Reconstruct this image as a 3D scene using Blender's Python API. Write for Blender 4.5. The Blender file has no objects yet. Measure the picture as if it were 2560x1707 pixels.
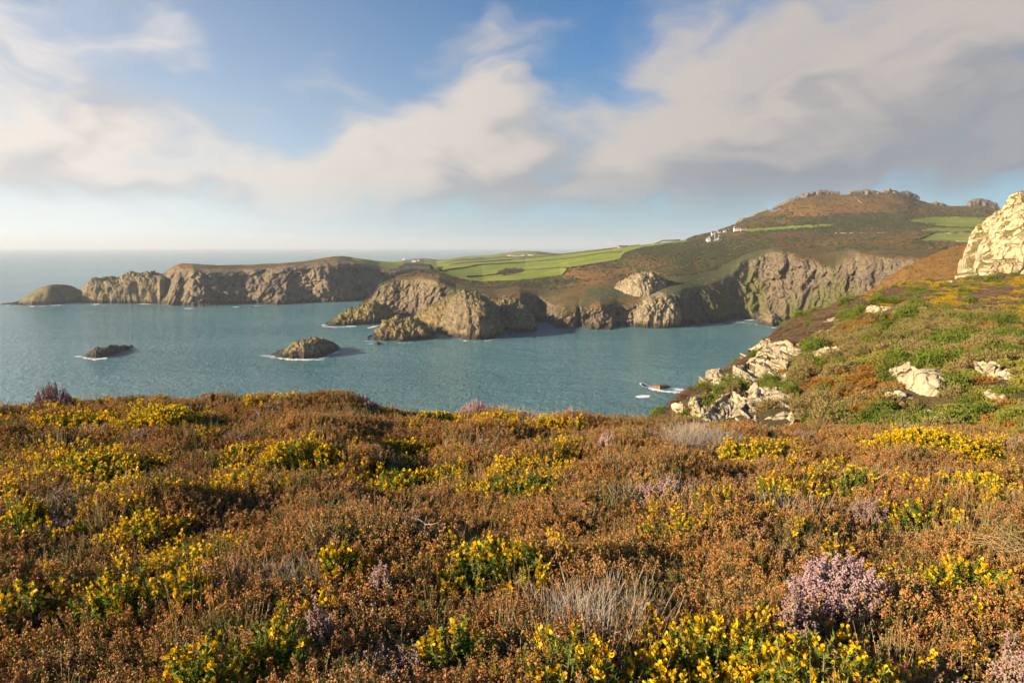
import bpy, math, random
import numpy as np
from mathutils import Vector
from mathutils.bvhtree import BVHTree

random.seed(7)
RNG = np.random.default_rng(7)
SC = bpy.context.scene
COL = SC.collection
R = math.radians

# ------------------------------------------------------------------ camera
CAM_H = 90.0
FPX = 1707.0                      # focal length in photo pixels (24 mm on 36 mm)
HORIZON_PX = 616.0
PITCH = math.atan((853.5 - HORIZON_PX) / FPX)
CAM = np.array([0.0, 0.0, CAM_H])
cam_data = bpy.data.cameras.new('camera')
cam_data.lens = 24.0
cam_data.sensor_width = 36.0
cam_data.clip_start = 0.05
cam_data.clip_end = 200000.0
cam = bpy.data.objects.new('camera', cam_data)
cam.location = (0, 0, CAM_H)
cam.rotation_euler = (R(90) - PITCH, 0, 0)
COL.objects.link(cam)
SC.camera = cam
CP, SP = math.cos(PITCH), math.sin(PITCH)


def ray(px, py):
    a = (np.asarray(px, float) - 1280.0) / FPX
    b = (853.5 - np.asarray(py, float)) / FPX
    a, b = np.broadcast_arrays(a, b)
    return np.stack([a, CP + b * SP, -SP + b * CP], -1)


def at(px, py, Y):
    d = ray(px, py)
    return CAM + d * (np.asarray(Y, float) / d[..., 1])[..., None]


def water_Y(px, py, z=0.0):
    d = ray(px, py)
    return (z - CAM_H) / d[..., 2] * d[..., 1]


# ------------------------------------------------------------------ world and sun
SUN_AZ = R(-113.0)                 # clockwise from the view direction (+Y)
SUN_EL = R(20.0)
SUNV = Vector((math.sin(SUN_AZ) * math.cos(SUN_EL), math.cos(SUN_AZ) * math.cos(SUN_EL), math.sin(SUN_EL)))
world = bpy.data.worlds.new('World')
SC.world = world
world.use_nodes = True


class NT:
    """small helper to wire shader nodes"""

    def __init__(self, tree):
        self.t = tree
        tree.nodes.clear()

    def n(self, typ, ins=None, **props):
        nd = self.t.nodes.new(typ)
        for k, v in props.items():
            setattr(nd, k, v)
        for k, v in (ins or {}).items():
            self.put(nd.inputs[k], v)
        return nd

    def put(self, sock, v):
        if isinstance(v, bpy.types.NodeSocket):
            self.t.links.new(v, sock)
        else:
            sock.default_value = v

    def math(self, op, a, b=None, c=None, clamp=False):
        nd = self.t.nodes.new('ShaderNodeMath')
        nd.operation = op
        nd.use_clamp = clamp
        for i, v in enumerate((a, b, c)):
            if v is not None:
                self.put(nd.inputs[i], v)
        return nd.outputs[0]

    def vmath(self, op, a, b=None):
        nd = self.t.nodes.new('ShaderNodeVectorMath')
        nd.operation = op
        self.put(nd.inputs[0], a)
        if b is not None:
            self.put(nd.inputs[1], b)
        return nd.outputs['Value'] if op in ('LENGTH', 'DOT_PRODUCT') else nd.outputs[0]

    def mix(self, f, a, b, blend='MIX'):
        nd = self.t.nodes.new('ShaderNodeMix')
        nd.data_type = 'RGBA'
        nd.blend_type = blend
        self.put(nd.inputs[0], f)
        self.put(nd.inputs[6], a if isinstance(a, bpy.types.NodeSocket) else (*a, 1.0)[:4])
        self.put(nd.inputs[7], b if isinstance(b, bpy.types.NodeSocket) else (*b, 1.0)[:4])
        return nd.outputs[2]

    def smooth(self, v, a, b, lo=0.0, hi=1.0):
        nd = self.t.nodes.new('ShaderNodeMapRange')
        nd.interpolation_type = 'SMOOTHSTEP'
        self.put(nd.inputs[0], v)
        for i, x in enumerate((a, b, lo, hi)):
            self.put(nd.inputs[1 + i], x)
        return nd.outputs[0]

    def noise(self, vec, scale, detail=4.0, rough=0.55, dist=0.0, color=False):
        nd = self.n('ShaderNodeTexNoise', {'Scale': scale, 'Detail': detail, 'Roughness': rough, 'Distortion': dist})
        if vec is not None:
            self.put(nd.inputs['Vector'], vec)
        return nd.outputs['Color' if color else 'Fac']

    def mapping(self, vec, loc=(0, 0, 0), rot=(0, 0, 0), scale=(1, 1, 1), kind='POINT'):
        nd = self.n('ShaderNodeMapping', {'Vector': vec, 'Location': loc, 'Rotation': rot, 'Scale': scale})
        nd.vector_type = kind
        return nd.outputs[0]


def azel(px, py):
    d = ray(px, py)
    return math.atan2(d[0], d[1]), math.atan2(d[2], math.hypot(d[0], d[1]))


def build_world():
    w = NT(world.node_tree)
    out = w.n('ShaderNodeOutputWorld')
    bg = w.n('ShaderNodeBackground', {'Strength': 0.061})
    w.t.links.new(bg.outputs[0], out.inputs[0])
    sky = w.n('ShaderNodeTexSky')
    sky.sky_type = 'NISHITA'
    sky.sun_disc = False
    sky.sun_elevation = SUN_EL
    sky.sun_rotation = SUN_AZ
    sky.altitude = 50.0
    sky.air_density = 1.0
    sky.dust_density = 0.8
    sky.ozone_density = 2.0
    tc = w.n('ShaderNodeTexCoord')
    d = tc.outputs['Generated']
    sep = w.n('ShaderNodeSeparateXYZ', {0: d})
    az = w.math('ARCTAN2', sep.outputs[0], sep.outputs[1])
    el = w.math('ARCSINE', sep.outputs[2])
    p = w.n('ShaderNodeCombineXYZ', {0: az, 1: el, 2: 0.0}).outputs[0]
    sd = w.vmath('DOT_PRODUCT', d, tuple(SUNV))       # cosine of the angle to the sun

    def noise2(vec, scale, detail, rough=.5):
        nd = w.n('ShaderNodeTexNoise', {'Vector': vec, 'Scale': scale, 'Detail': detail, 'Roughness': rough})
        nd.noise_dimensions = '2D'
        return nd.outputs['Fac']

    def blobfield(vec, blobs):
        tot = None
        for (cx, cy, rx, ry, rot, wt) in blobs:
            a0, e0 = azel(cx, cy)
            a1, _ = azel(cx + rx * .5, cy)
            _, e1 = azel(cx, cy - ry * .5)
            ra, re = abs(a1 - a0) * 2, abs(e1 - e0) * 2
            m = w.mapping(vec, loc=(a0, e0, 0), rot=(0, 0, R(rot)), scale=(ra, re, 1), kind='TEXTURE')
            f = w.smooth(w.vmath('LENGTH', m), 1.3, 0.0, 0.0, wt)
            tot = f if tot is None else w.math('ADD', tot, f)
        return tot

    # centre x, y, radius x, y in photo pixels, tilt, weight
    blobs = [(290, 375, 340, 160, 4, 1.0), (0, 365, 380, 150, 0, .8), (20, 100, 330, 230, 25, 1.05), (380, 90, 240, 150, 35, .62), (640, 310, 190, 150, 40, .34), (520, 430, 280, 90, 0, .28),
             (-700, 250, 600, 300, 10, .9),
             (1030, 395, 470, 170, 18, 1.1), (1190, 260, 270, 190, 26, .8), (890, 250, 130, 190, 62, .5), (1450, 370, 320, 170, 20, .55), (720, 455, 300, 90, 10, .5),
             (1520, 440, 440, 130, 8, .6), (1900, 310, 480, 270, 24, 1.0), (2280, 120, 760, 400, 22, 1.35), (2440, 340, 660, 200, -4, 1.05),
             (1740, 120, 320, 220, 35, .62), (3300, 200, 900, 420, 0, 1.2), (1950, 450, 500, 80, -2, .55), (1300, 40, 500, 60, 8, .22), (1050, 490, 560, 85, 0, .42), (1650, 490, 500, 70, 0, .45), (250, 460, 420, 80, 0, .22), (1150, 90, 200, 60, 20, .18)]
    w1 = noise2(w.mapping(p, loc=(3.3, 1.7, 0), rot=(0, 0, R(-34)), scale=(2.6, 8.0, 1)), 1.5, 3.0)
    w2 = noise2(w.mapping(p, loc=(7, 3, 0), rot=(0, 0, R(-20)), scale=(4.0, 6.5, 1)), 1.8, 2.0)
    warp = w.n('ShaderNodeCombineXYZ', {0: w.math('MULTIPLY', w.math('SUBTRACT', w1, .5), .20), 1: w.math('MULTIPLY', w.math('SUBTRACT', w2, .5), .12), 2: 0.0}).outputs[0]
    v2 = w.vmath('ADD', p, warp)
    base = w.math('MINIMUM', blobfield(v2, blobs), 1.3)
    streak = noise2(w.mapping(v2, rot=(0, 0, R(-34)), scale=(2.2, 9.5, 1)), 1.5, 6.0, .58)
    puff = noise2(w.mapping(v2, scale=(6.0, 8.0, 1)), 1.6, 6.0, .56)
    n = w.math('ADD', w.math('MULTIPLY', w.math('SUBTRACT', streak, .5), 1.0), w.math('MULTIPLY', w.math('SUBTRACT', puff, .5), 1.15))
    dens = w.math('ADD', base, w.math('MULTIPLY', n, w.smooth(base, -.1, .7, .2, .95)))
    base2 = w.math('MINIMUM', blobfield(w.vmath('ADD', v2, (-.07, .075, 0)), blobs), 1.3)
    puff2 = noise2(w.mapping(w.vmath('ADD', v2, (-.03, .03, 0)), scale=(6.0, 8.0, 1)), 1.6, 3.0, .5)
    alpha = w.smooth(dens, .10, 1.26)
    grad = w.math('ADD', w.math('SUBTRACT', base, base2), w.math('MULTIPLY', w.math('SUBTRACT', puff, puff2), .9))
    lit = w.smooth(w.math('ADD', grad, w.math('MULTIPLY', w.math('SUBTRACT', streak, .52), 1.4)), -.38, .66)
    under = blobfield(v2, [(1520, 480, 560, 85, 3, .6), (2400, 410, 620, 120, 4, .75), (1900, 440, 460, 90, 6, .65), (2540, 230, 300, 200, 20, .35), (1350, 400, 160, 110, 30, .5), (2050, 60, 260, 120, 30, .25), (3300, 330, 800, 200, 0, 1.0), (480, 460, 260, 70, 0, .3), (1050, 480, 300, 60, 0, .4)])
    near_sun = w.smooth(sd, -.80, .35)
    warm = w.mix(near_sun, (.41, .365, .33), (.66, .60, .545))
    cold = w.mix(near_sun, (.255, .248, .255), (.42, .40, .40))
    col = w.mix(lit, cold, warm)
    col = w.mix(w.math('MINIMUM', w.math('MULTIPLY', under, .62), .72), col, w.mix(near_sun, (.185, .210, .245), (.46, .455, .465)))
    # blue of the clear sky, whitened towards the horizon by the sea air
    skyc = w.mix(1.0, sky.outputs[0], (.021, .058, .090), 'MULTIPLY')
    veil = w.mix(w.smooth(sd, -.45, .22), (.385, .475, .53), (.77, .785, .772))
    vf = w.math('POWER', 2.718, w.math('DIVIDE', w.math('MAXIMUM', el, 0.0), w.math('MULTIPLY', w.smooth(sd, -.6, .3, 1.0, 2.1), -.110)))
    skyc = w.mix(w.math('MULTIPLY', vf, .93), skyc, veil)
    fin = w.mix(w.math('MULTIPLY', alpha, w.smooth(el, R(.6), R(5.5), .0, .95)), skyc, col)
    fin = w.mix(1.0, fin, (10, 10, 10), 'MULTIPLY')
    w.t.links.new(fin, bg.inputs[0])


build_world()
world.cycles.sampling_method = 'MANUAL'
world.cycles.sample_map_resolution = 512
sun_data = bpy.data.lights.new('sun', 'SUN')
sun_data.energy = 5.0
sun_data.angle = R(0.6)
sun_data.color = (1.0, 0.81, 0.57)
sun = bpy.data.objects.new('sun', sun_data)
COL.objects.link(sun)
sun.rotation_euler = SUNV.to_track_quat('Z', 'Y').to_euler()

vs = SC.view_settings
vs.view_transform = 'Standard'
vs.look = 'None'
vs.exposure = 1.2
vs.gamma = 1.0
vs.use_curve_mapping = False
SC.render.engine = 'CYCLES'
cy = SC.cycles
cy.use_denoising = True
try:
    cy.denoiser = 'OPENIMAGEDENOISE'
    cy.denoising_input_passes = 'RGB_ALBEDO_NORMAL'
except Exception:
    pass
cy.max_bounces = 3
cy.diffuse_bounces = 2
cy.glossy_bounces = 2
cy.transmission_bounces = 2
cy.volume_bounces = 0
cy.transparent_max_bounces = 6
cy.use_adaptive_sampling = True
cy.adaptive_threshold = 0.035
cy.adaptive_min_samples = 16
cy.sample_clamp_indirect = 6.0

# ------------------------------------------------------------------ noise (numpy)
_perm = np.random.default_rng(3).permutation(256)
PERM = np.concatenate([_perm, _perm, _perm])
_g = np.random.default_rng(4).normal(size=(256, 3))
GRAD = _g / np.linalg.norm(_g, axis=1)[:, None]


def perlin(p):
    p = np.asarray(p, float)
    i = np.floor(p).astype(int)
    f = p - i
    i &= 255
    u = f * f * f * (f * (f * 6 - 15) + 10)
    res = 0
    for dx in (0, 1):
        wx = u[..., 0] if dx else 1 - u[..., 0]
        for dy in (0, 1):
            wy = u[..., 1] if dy else 1 - u[..., 1]
            for dz in (0, 1):
                wz = u[..., 2] if dz else 1 - u[..., 2]
                h = PERM[PERM[PERM[(i[..., 0] + dx) & 255] + ((i[..., 1] + dy) & 255)] + ((i[..., 2] + dz) & 255)]
                g = GRAD[h]
                res = res + wx * wy * wz * (g[..., 0] * (f[..., 0] - dx) + g[..., 1] * (f[..., 1] - dy) + g[..., 2] * (f[..., 2] - dz))
    return res * 1.5


def fbm(p, octv=4, gain=.5, lac=2.03):
    p = np.asarray(p, float)
    a, s, t = 1.0, 0, 0
    for k in range(octv):
        s = s + a * perlin(p + 17.3 * k)
        t += a
        p = p * lac
        a *= gain
    return s / t * 1.3


def billow(p, octv=3, gain=.5):
    a, s, t = 1.0, 0, 0
    p = np.asarray(p, float)
    for k in range(octv):
        s = s + a * np.abs(perlin(p + 9.1 * k))
        t += a
        p = p * 2.1
        a *= gain
    return s / t


def voronoi(p):
    """F1, F2 and a random value of the nearest cell"""
    p = np.asarray(p, float)
    b = np.floor(p).astype(int)
    f1 = np.full(p.shape[:-1], 9.0)
    f2 = np.full(p.shape[:-1], 9.0)
    cid = np.zeros(p.shape[:-1], int)
    for dx in (-1, 0, 1):
        for dy in (-1, 0, 1):
            for dz in (-1, 0, 1):
                c = b + np.array([dx, dy, dz])
                h = PERM[PERM[PERM[c[..., 0] & 255] + (c[..., 1] & 255)] + (c[..., 2] & 255)]
                q = c + .5 + .46 * GRAD[h]
                d = np.sqrt(((p - q) ** 2).sum(-1))
                m = d < f1
                f2 = np.where(m, f1, np.minimum(f2, d))
                cid = np.where(m, h, cid)
                f1 = np.where(m, d, f1)
    return f1, f2, cid / 255.0


def sstep(x, a, b):
    t = np.clip((x - a) / (b - a), 0, 1)
    return t * t * (3 - 2 * t)


# ------------------------------------------------------------------ mesh helpers
def mesh_from(name, V, F, mats, fmat=None, smooth=False, attrs=None):
    """V (n,3), F (m,k) with one k; mats a list of materials; attrs {name: (n,4) or (n,)}"""
    V = np.ascontiguousarray(V, np.float32)
    F = np.ascontiguousarray(F, np.int32)
    me = bpy.data.meshes.new(name)
    me.vertices.add(len(V))
    me.vertices.foreach_set('co', V.ravel())
    k = F.shape[1]
    me.loops.add(F.size)
    me.loops.foreach_set('vertex_index', F.ravel())
    me.polygons.add(len(F))
    me.polygons.foreach_set('loop_start', np.arange(0, F.size, k, dtype=np.int32))
    for m in mats:
        me.materials.append(m)
    if fmat is not None:
        me.polygons.foreach_set('material_index', np.ascontiguousarray(fmat, np.int32))
    me.polygons.foreach_set('use_smooth', np.full(len(F), smooth, bool))
    for an, av in (attrs or {}).items():
        av = np.asarray(av, np.float32)
        if av.ndim == 1:
            a = me.attributes.new(an, 'FLOAT', 'POINT')
            a.data.foreach_set('value', av.ravel())
        else:
            a = me.attributes.new(an, 'FLOAT_COLOR', 'POINT')
            a.data.foreach_set('color', av.ravel())
    me.update(calc_edges=True)
    me.validate()
    return me


def link(name, me, parent=None, label=None, cat=None, group=None, kind=None, loc=None):
    o = bpy.data.objects.new(name, me)
    COL.objects.link(o)
    if parent is not None:
        o.parent = parent
    if loc is not None:
        o.location = loc
    if label:
        o['label'] = label
    if cat:
        o['category'] = cat
    if group:
        o['group'] = group
    if kind:
        o['kind'] = kind
    return o


def grid_faces(nr, nc):
    i = np.arange(nr * nc).reshape(nr, nc)
    return np.stack([i[:-1, :-1], i[:-1, 1:], i[1:, 1:], i[1:, :-1]], -1).reshape(-1, 4)


def grid_normals(P):
    du = np.gradient(P, axis=1)
    dv = np.gradient(P, axis=0)
    n = np.cross(du, dv)
    n /= np.linalg.norm(n, axis=-1)[..., None] + 1e-9
    return n


def interp(pts, x, k=1):
    a = np.array(pts, float)
    return np.interp(x, a[:, 0], a[:, k])


def loft(curves, xs, rows):
    """curves: list of (n,3) 3-D rows for the columns xs; rows: count between two curves"""
    out, tt = [], []
    for k in range(len(curves) - 1):
        n = rows[k]
        for j in range(n):
            t = j / n
            out.append(curves[k] * (1 - t) + curves[k + 1] * t)
            tt.append(k + t)
    out.append(curves[-1])
    tt.append(len(curves) - 1)
    return np.array(out), np.array(tt)


def smooth_rows(P, n=1, w=.25):
    for _ in range(n):
        Q = P.copy()
        Q[1:-1] = P[1:-1] * (1 - 2 * w) + w * (P[:-2] + P[2:])
        P = Q
    return P


class NB:
    """collects triangles with a material index"""

    def __init__(self):
        self.V, self.F, self.M, self.n = [], [], [], 0

    def add(self, V, F, m=0):
        V = np.asarray(V, float)
        F = np.asarray(F, int)
        if F.shape[1] == 4:
            F = np.concatenate([F[:, [0, 1, 2]], F[:, [0, 2, 3]]])
        self.V.append(V)
        self.F.append(F + self.n)
        self.M.append(np.full(len(F), m))
        self.n += len(V)

    def many(self, T, F, pos, mats3, m=0):
        """template T (k,3) under matrices mats3 (n,3,3) at pos (n,3)"""
        pos = np.asarray(pos, float)
        if len(pos) == 0:
            return
        V = np.einsum('nij,kj->nki', mats3, T) + pos[:, None, :]
        n, k = len(pos), len(T)
        FF = (np.asarray(F)[None] + (np.arange(n) * k)[:, None, None]).reshape(-1, 3)
        self.add(V.reshape(-1, 3), FF, m)

    def tube(self, pts, rad, m=0, sides=4):
        pts = np.asarray(pts, float)
        rad = np.broadcast_to(np.asarray(rad, float), (len(pts),))
        t = np.gradient(pts, axis=0)
        t /= np.linalg.norm(t, axis=1)[:, None] + 1e-9
        a = np.cross(t, np.array([.31, .77, .21]))
        a /= np.linalg.norm(a, axis=1)[:, None] + 1e-9
        b = np.cross(t, a)
        an = np.arange(sides) / sides * 2 * math.pi
        V = pts[:, None] + rad[:, None, None] * (np.cos(an)[None, :, None] * a[:, None] + np.sin(an)[None, :, None] * b[:, None])
        n = len(pts)
        F = []
        for i in range(n - 1):
            for j in range(sides):
                j2 = (j + 1) % sides
                F.append((i * sides + j, i * sides + j2, (i + 1) * sides + j2, (i + 1) * sides + j))
        self.add(V.reshape(-1, 3), F, m)

    def box(self, lo, hi, m=0, rot=0.0, org=(0, 0, 0)):
        x0, y0, z0 = lo
        x1, y1, z1 = hi
        V = np.array([(x0, y0, z0), (x1, y0, z0), (x1, y1, z0), (x0, y1, z0), (x0, y0, z1), (x1, y0, z1), (x1, y1, z1), (x0, y1, z1)], float)
        self.add(V, [(0, 3, 2, 1), (4, 5, 6, 7), (0, 1, 5, 4), (1, 2, 6, 5), (2, 3, 7, 6), (3, 0, 4, 7)], m)

    def arrays(self):
        return np.concatenate(self.V), np.concatenate(self.F), np.concatenate(self.M)

    def mesh(self, name, mats, smooth=False):
        V, F, M = self.arrays()
        return mesh_from(name, V, F, mats, M, smooth)


def rand_rot(n, rng, tilt=math.pi):
    """random rotation matrices (n,3,3): z axis within tilt of up"""
    az = rng.uniform(0, 2 * math.pi, n)
    ti = rng.uniform(0, 1, n) ** .7 * tilt
    z = np.stack([np.sin(ti) * np.cos(az), np.sin(ti) * np.sin(az), np.cos(ti)], -1)
    return frames(z, rng)


def frames(z, rng):
    n = len(z)
    z = z / (np.linalg.norm(z, axis=1)[:, None] + 1e-9)
    r = rng.normal(size=(n, 3))
    x = np.cross(r, z)
    x /= np.linalg.norm(x, axis=1)[:, None] + 1e-9
    y = np.cross(z, x)
    return np.stack([x, y, z], -1)


# ------------------------------------------------------------------ materials
def new_mat(name):
    m = bpy.data.materials.new(name)
    m.use_nodes = True
    return m, NT(m.node_tree)


def finish(w, color, rough=.8, bump=None, bump_d=.1, spec=.3, trans=None, alpha=None, bump_s=1.0):
    out = w.n('ShaderNodeOutputMaterial')
    b = w.n('ShaderNodeBsdfPrincipled', {'Roughness': rough, 'Specular IOR Level': spec})
    w.put(b.inputs['Base Color'], color if isinstance(color, bpy.types.NodeSocket) else (*color, 1.0))
    if bump is not None:
        bp = w.n('ShaderNodeBump', {'Strength': bump_s, 'Distance': bump_d, 'Height': bump})
        w.t.links.new(bp.outputs[0], b.inputs['Normal'])
    sh = b.outputs[0]
    if trans is not None:                         # thin leaves let some light through
        tr = w.n('ShaderNodeBsdfTranslucent')
        w.put(tr.inputs[0], color if isinstance(color, bpy.types.NodeSocket) else (*color, 1.0))
        mx = w.n('ShaderNodeMixShader', {0: trans, 1: sh, 2: tr.outputs[0]})
        sh = mx.outputs[0]
    if alpha is not None:
        tp = w.n('ShaderNodeBsdfTransparent')
        mx = w.n('ShaderNodeMixShader', {0: alpha, 1: tp.outputs[0], 2: sh})
        sh = mx.outputs[0]
    w.t.links.new(sh, out.inputs[0])


def pos(w):
    return w.n('ShaderNodeNewGeometry').outputs['Position']


def rock_color(w, P, base1, base2, dark, scale, crack=.5):
    n1 = w.noise(P, .9 / scale, 6, .6)
    n2 = w.noise(P, 5.0 / scale, 5, .65)
    c = w.mix(w.smooth(n1, .38, .64), base1, base2)
    c = w.mix(w.smooth(n2, .58, .72, 0, .75), c, dark)
    v = w.n('ShaderNodeTexVoronoi', {'Vector': w.vmath('ADD', P, w.vmath('MULTIPLY', w.noise(P, 1.2 / scale, 3, .5, color=True), (scale * .5,) * 3)),
                                     'Scale': 1.6 / scale})
    v.feature = 'DISTANCE_TO_EDGE'
    cr = w.smooth(v.outputs['Distance'], 0.0, .07, 1.0, 0.0)
    c = w.mix(w.math('MULTIPLY', cr, crack), c, dark)
    h = w.math('ADD', w.math('MULTIPLY', n2, .6), w.math('MULTIPLY', cr, -.6))
    return c, h


def terrain_mat(name, s=1.0, tide=True):
    """cover: R field, G bare rock, B scrub; cover2: R bracken, G lichen / moss, B pale rock"""
    m, w = new_mat(name)
    P = pos(w)
    a1 = w.n('ShaderNodeVertexColor', layer_name='cover')
    a2 = w.n('ShaderNodeVertexColor', layer_name='cover2')
    s1 = w.n('ShaderNodeSeparateColor', {0: a1.outputs[0]})
    s2 = w.n('ShaderNodeSeparateColor', {0: a2.outputs[0]})
    big = w.noise(P, .018 / s, 5, .6)
    mid = w.noise(P, .09 / s, 5, .65)
    fine = w.noise(P, .55 / s, 4, .7)
    heath = w.mix(w.smooth(mid, .38, .62), (.062, .045, .018), (.150, .090, .032))
    heath = w.mix(w.smooth(fine, .44, .62), heath, (.048, .046, .018))
    brack = w.mix(w.smooth(mid, .35, .65), (.235, .125, .032), (.165, .092, .028))
    c = w.mix(s2.outputs[0], heath, brack)
    scr = w.mix(w.smooth(fine, .36, .64), (.030, .038, .014), (.105, .105, .036))
    scm = w.math('MULTIPLY', w.smooth(w.math('ADD', s1.outputs[2], w.math('MULTIPLY', w.math('SUBTRACT', mid, .5), .9)), .3, .62), 1.0)
    c = w.mix(scm, c, scr)
    dry = w.smooth(w.noise(P, .21 / s, 6, .72), .54, .66, 0, .75)
    c = w.mix(dry, c, (.25, .195, .08))
    fld = w.mix(w.smooth(big, .4, .62), (.165, .215, .026), (.265, .270, .034))
    fld = w.mix(w.smooth(mid, .48, .72, 0, .7), fld, (.125, .150, .030))
    fld = w.mix(w.smooth(fine, .50, .75, 0, .35), fld, (.26, .22, .07))
    c = w.mix(w.smooth(w.math('ADD', s1.outputs[0], w.math('MULTIPLY', w.math('SUBTRACT', mid, .5), .12)), .4, .6), c, fld)
    rc, rh = rock_color(w, P, (.205, .153, .093), (.132, .099, .063), (.043, .034, .025), 9.0 * s, .55)
    rcp, _ = rock_color(w, P, (.34, .265, .165), (.235, .18, .115), (.075, .058, .04), 6.0 * s, .6)
    rc = w.mix(s2.outputs[2], rc, rcp)
    ln = w.smooth(w.math('ADD', s2.outputs[1], w.math('MULTIPLY', w.math('SUBTRACT', mid, .5), .8)), .35, .75)
    rc = w.mix(ln, rc, w.mix(w.smooth(fine, .4, .6), (.17, .14, .045), (.105, .115, .035)))
    rm = w.smooth(w.math('ADD', s1.outputs[1], w.math('MULTIPLY', w.math('SUBTRACT', w.noise(P, .14 / s, 6, .7), .5), 1.1)), .38, .58)
    c = w.mix(rm, c, rc)
    if tide:
        z = w.n('ShaderNodeSeparateXYZ', {0: P}).outputs[2]
        td = w.smooth(w.math('ADD', z, w.math('MULTIPLY', w.math('SUBTRACT', mid, .5), 12.0)), 3.0, 8.5, 1.0, 0.0)
        c = w.mix(w.math('MULTIPLY', td, .85), c, (.045, .038, .030))
    h = w.math('ADD', w.math('MULTIPLY', fine, 1.0), w.math('MULTIPLY', rm, w.math('MULTIPLY', rh, 1.0)))
    finish(w, c, .9, h, 1.1 * s, .15)
    return m


M_TERRAIN = terrain_mat('terrain_cover')


def rock_mat(name, b1, b2, dk, scale, lich=(.20, .16, .03), lich_amt=.3, tide=False, bump=.05, moss=None, crack=.6):
    m, w = new_mat(name)
    P = pos(w)
    c, h = rock_color(w, P, b1, b2, dk, scale, crack)
    ln = w.smooth(w.noise(P, 1.7 / scale, 5, .65), .62 - .18 * lich_amt, .70, 0, min(1, lich_amt * 2))
    c = w.mix(ln, c, lich)
    g = w.n('ShaderNodeNewGeometry')
    nz = w.n('ShaderNodeSeparateXYZ', {0: g.outputs['Normal']}).outputs[2]
    if moss is not None:
        mm = w.smooth(w.math('ADD', nz, w.math('MULTIPLY', w.math('SUBTRACT', w.noise(P, 2.2 / scale, 4, .6), .5), 1.2)), .45, .8, 0, .9)
        c = w.mix(mm, c, moss)
    if tide:
        z = w.n('ShaderNodeSeparateXYZ', {0: P}).outputs[2]
        td = w.smooth(w.math('ADD', z, w.math('MULTIPLY', w.math('SUBTRACT', w.noise(P, .12, 4), .5), 10.0)), 2.5, 7.0, .9, 0.0)
        c = w.mix(td, c, (.040, .033, .027))
    f = w.noise(P, 14 / scale, 5, .7)
    finish(w, c, .9, w.math('ADD', h, w.math('MULTIPLY', f, .5)), bump, .2)
    return m


def plain(name, c, rough=.8, spec=.3, var=.0, vs=1.0, trans=None):
    m, w = new_mat(name)
    if var:
        n = w.noise(pos(w), vs, 3)
        cc = w.mix(w.smooth(n, .3, .7), tuple(x * (1 - var) for x in c), tuple(min(1, x * (1 + var)) for x in c))
    else:
        cc = c
    finish(w, cc, rough, spec=spec, trans=trans)
    return m


def leaf_mat(name, c1, c2, trans=.25, rough=.6, c3=None):
    """colour drifts from plant to plant (per instance) and with position"""
    m, w = new_mat(name)
    oi = w.n('ShaderNodeObjectInfo').outputs['Random']
    n = w.noise(pos(w), 3.1, 3, .6)
    f = w.math('ADD', w.math('MULTIPLY', oi, .55), w.math('MULTIPLY', w.smooth(n, .3, .7), .45))
    c = w.mix(f, c1, c2)
    if c3 is not None:
        c = w.mix(w.smooth(w.noise(pos(w), 41.0, 2, .5), .52, .66), c, c3)
    finish(w, c, rough, spec=.25, trans=trans)
    return m


# ------------------------------------------------------------------ sea
def build_sea():
    m, w = new_mat('sea_water')
    P = pos(w)
    v1 = w.mapping(P, rot=(0, 0, R(14)), scale=(1.0, 1.35, 1.0))
    n1 = w.noise(v1, .055, 4, .6)
    n2 = w.noise(v1, .26, 5, .62)
    n3 = w.noise(w.mapping(P, rot=(0, 0, R(-18)), scale=(1, 1.8, 1)), .95, 4, .6)
    h = w.math('ADD', w.math('ADD', w.math('MULTIPLY', n1, 3.4), w.math('MULTIPLY', n2, 2.2)), w.math('MULTIPLY', n3, .5))
    drift = w.noise(w.mapping(P, scale=(1, 2.2, 1)), .0028, 4, .6)
    c = w.mix(w.smooth(drift, .35, .68), (.080, .200, .225), (.130, .262, .285))
    # a few white caps
    wc = w.smooth(w.noise(w.mapping(P, scale=(1, 1.7, 1)), .11, 6, .65), .765, .79)
    c = w.mix(w.math('MULTIPLY', wc, .8), c, (.7, .75, .76))
    out = w.n('ShaderNodeOutputMaterial')
    b = w.n('ShaderNodeBsdfPrincipled', {'Base Color': c, 'Roughness': .18, 'IOR': 1.33, 'Specular IOR Level': .5})
    bp = w.n('ShaderNodeBump', {'Strength': 1.0, 'Distance': 1.7, 'Height': h})
    w.t.links.new(bp.outputs[0], b.inputs['Normal'])
    w.t.links.new(b.outputs[0], out.inputs[0])
    xs = np.array([-26000, -14000, -6000, -2500, -1200, -600, 0, 600, 1200, 2500, 6000, 14000, 26000.])
    ys = np.array([-3000, -500, 100, 300, 600, 900, 1300, 2000, 4000, 8000, 14000, 20000, 26000.])
    X, Yg = np.meshgrid(xs, ys)
    P3 = np.stack([X, Yg, np.zeros_like(X)], -1)
    link('sea', mesh_from('sea', P3.reshape(-1, 3), grid_faces(*X.shape), [m]), kind='structure')


build_sea()


# ------------------------------------------------------------------ far coast
def cover_attrs(shape):
    return np.zeros((*shape, 4)), np.zeros((*shape, 4))


def in_poly(px, py, poly):
    poly = np.array(poly, float)
    res = np.zeros(px.shape, bool)
    n = len(poly)
    j = n - 1
    for i in range(n):
        xi, yi = poly[i]
        xj, yj = poly[j]
        c = ((yi > py) != (yj > py)) & (px < (xj - xi) * (py - yi) / (yj - yi + 1e-9) + xi)
        res ^= c
        j = i
    return res


def project(P):
    d = P - CAM
    depth = d[..., 1] * CP - d[..., 2] * SP
    up = d[..., 1] * SP + d[..., 2] * CP
    return 1280 + FPX * d[..., 0] / depth, 853.5 - FPX * up / depth


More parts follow.
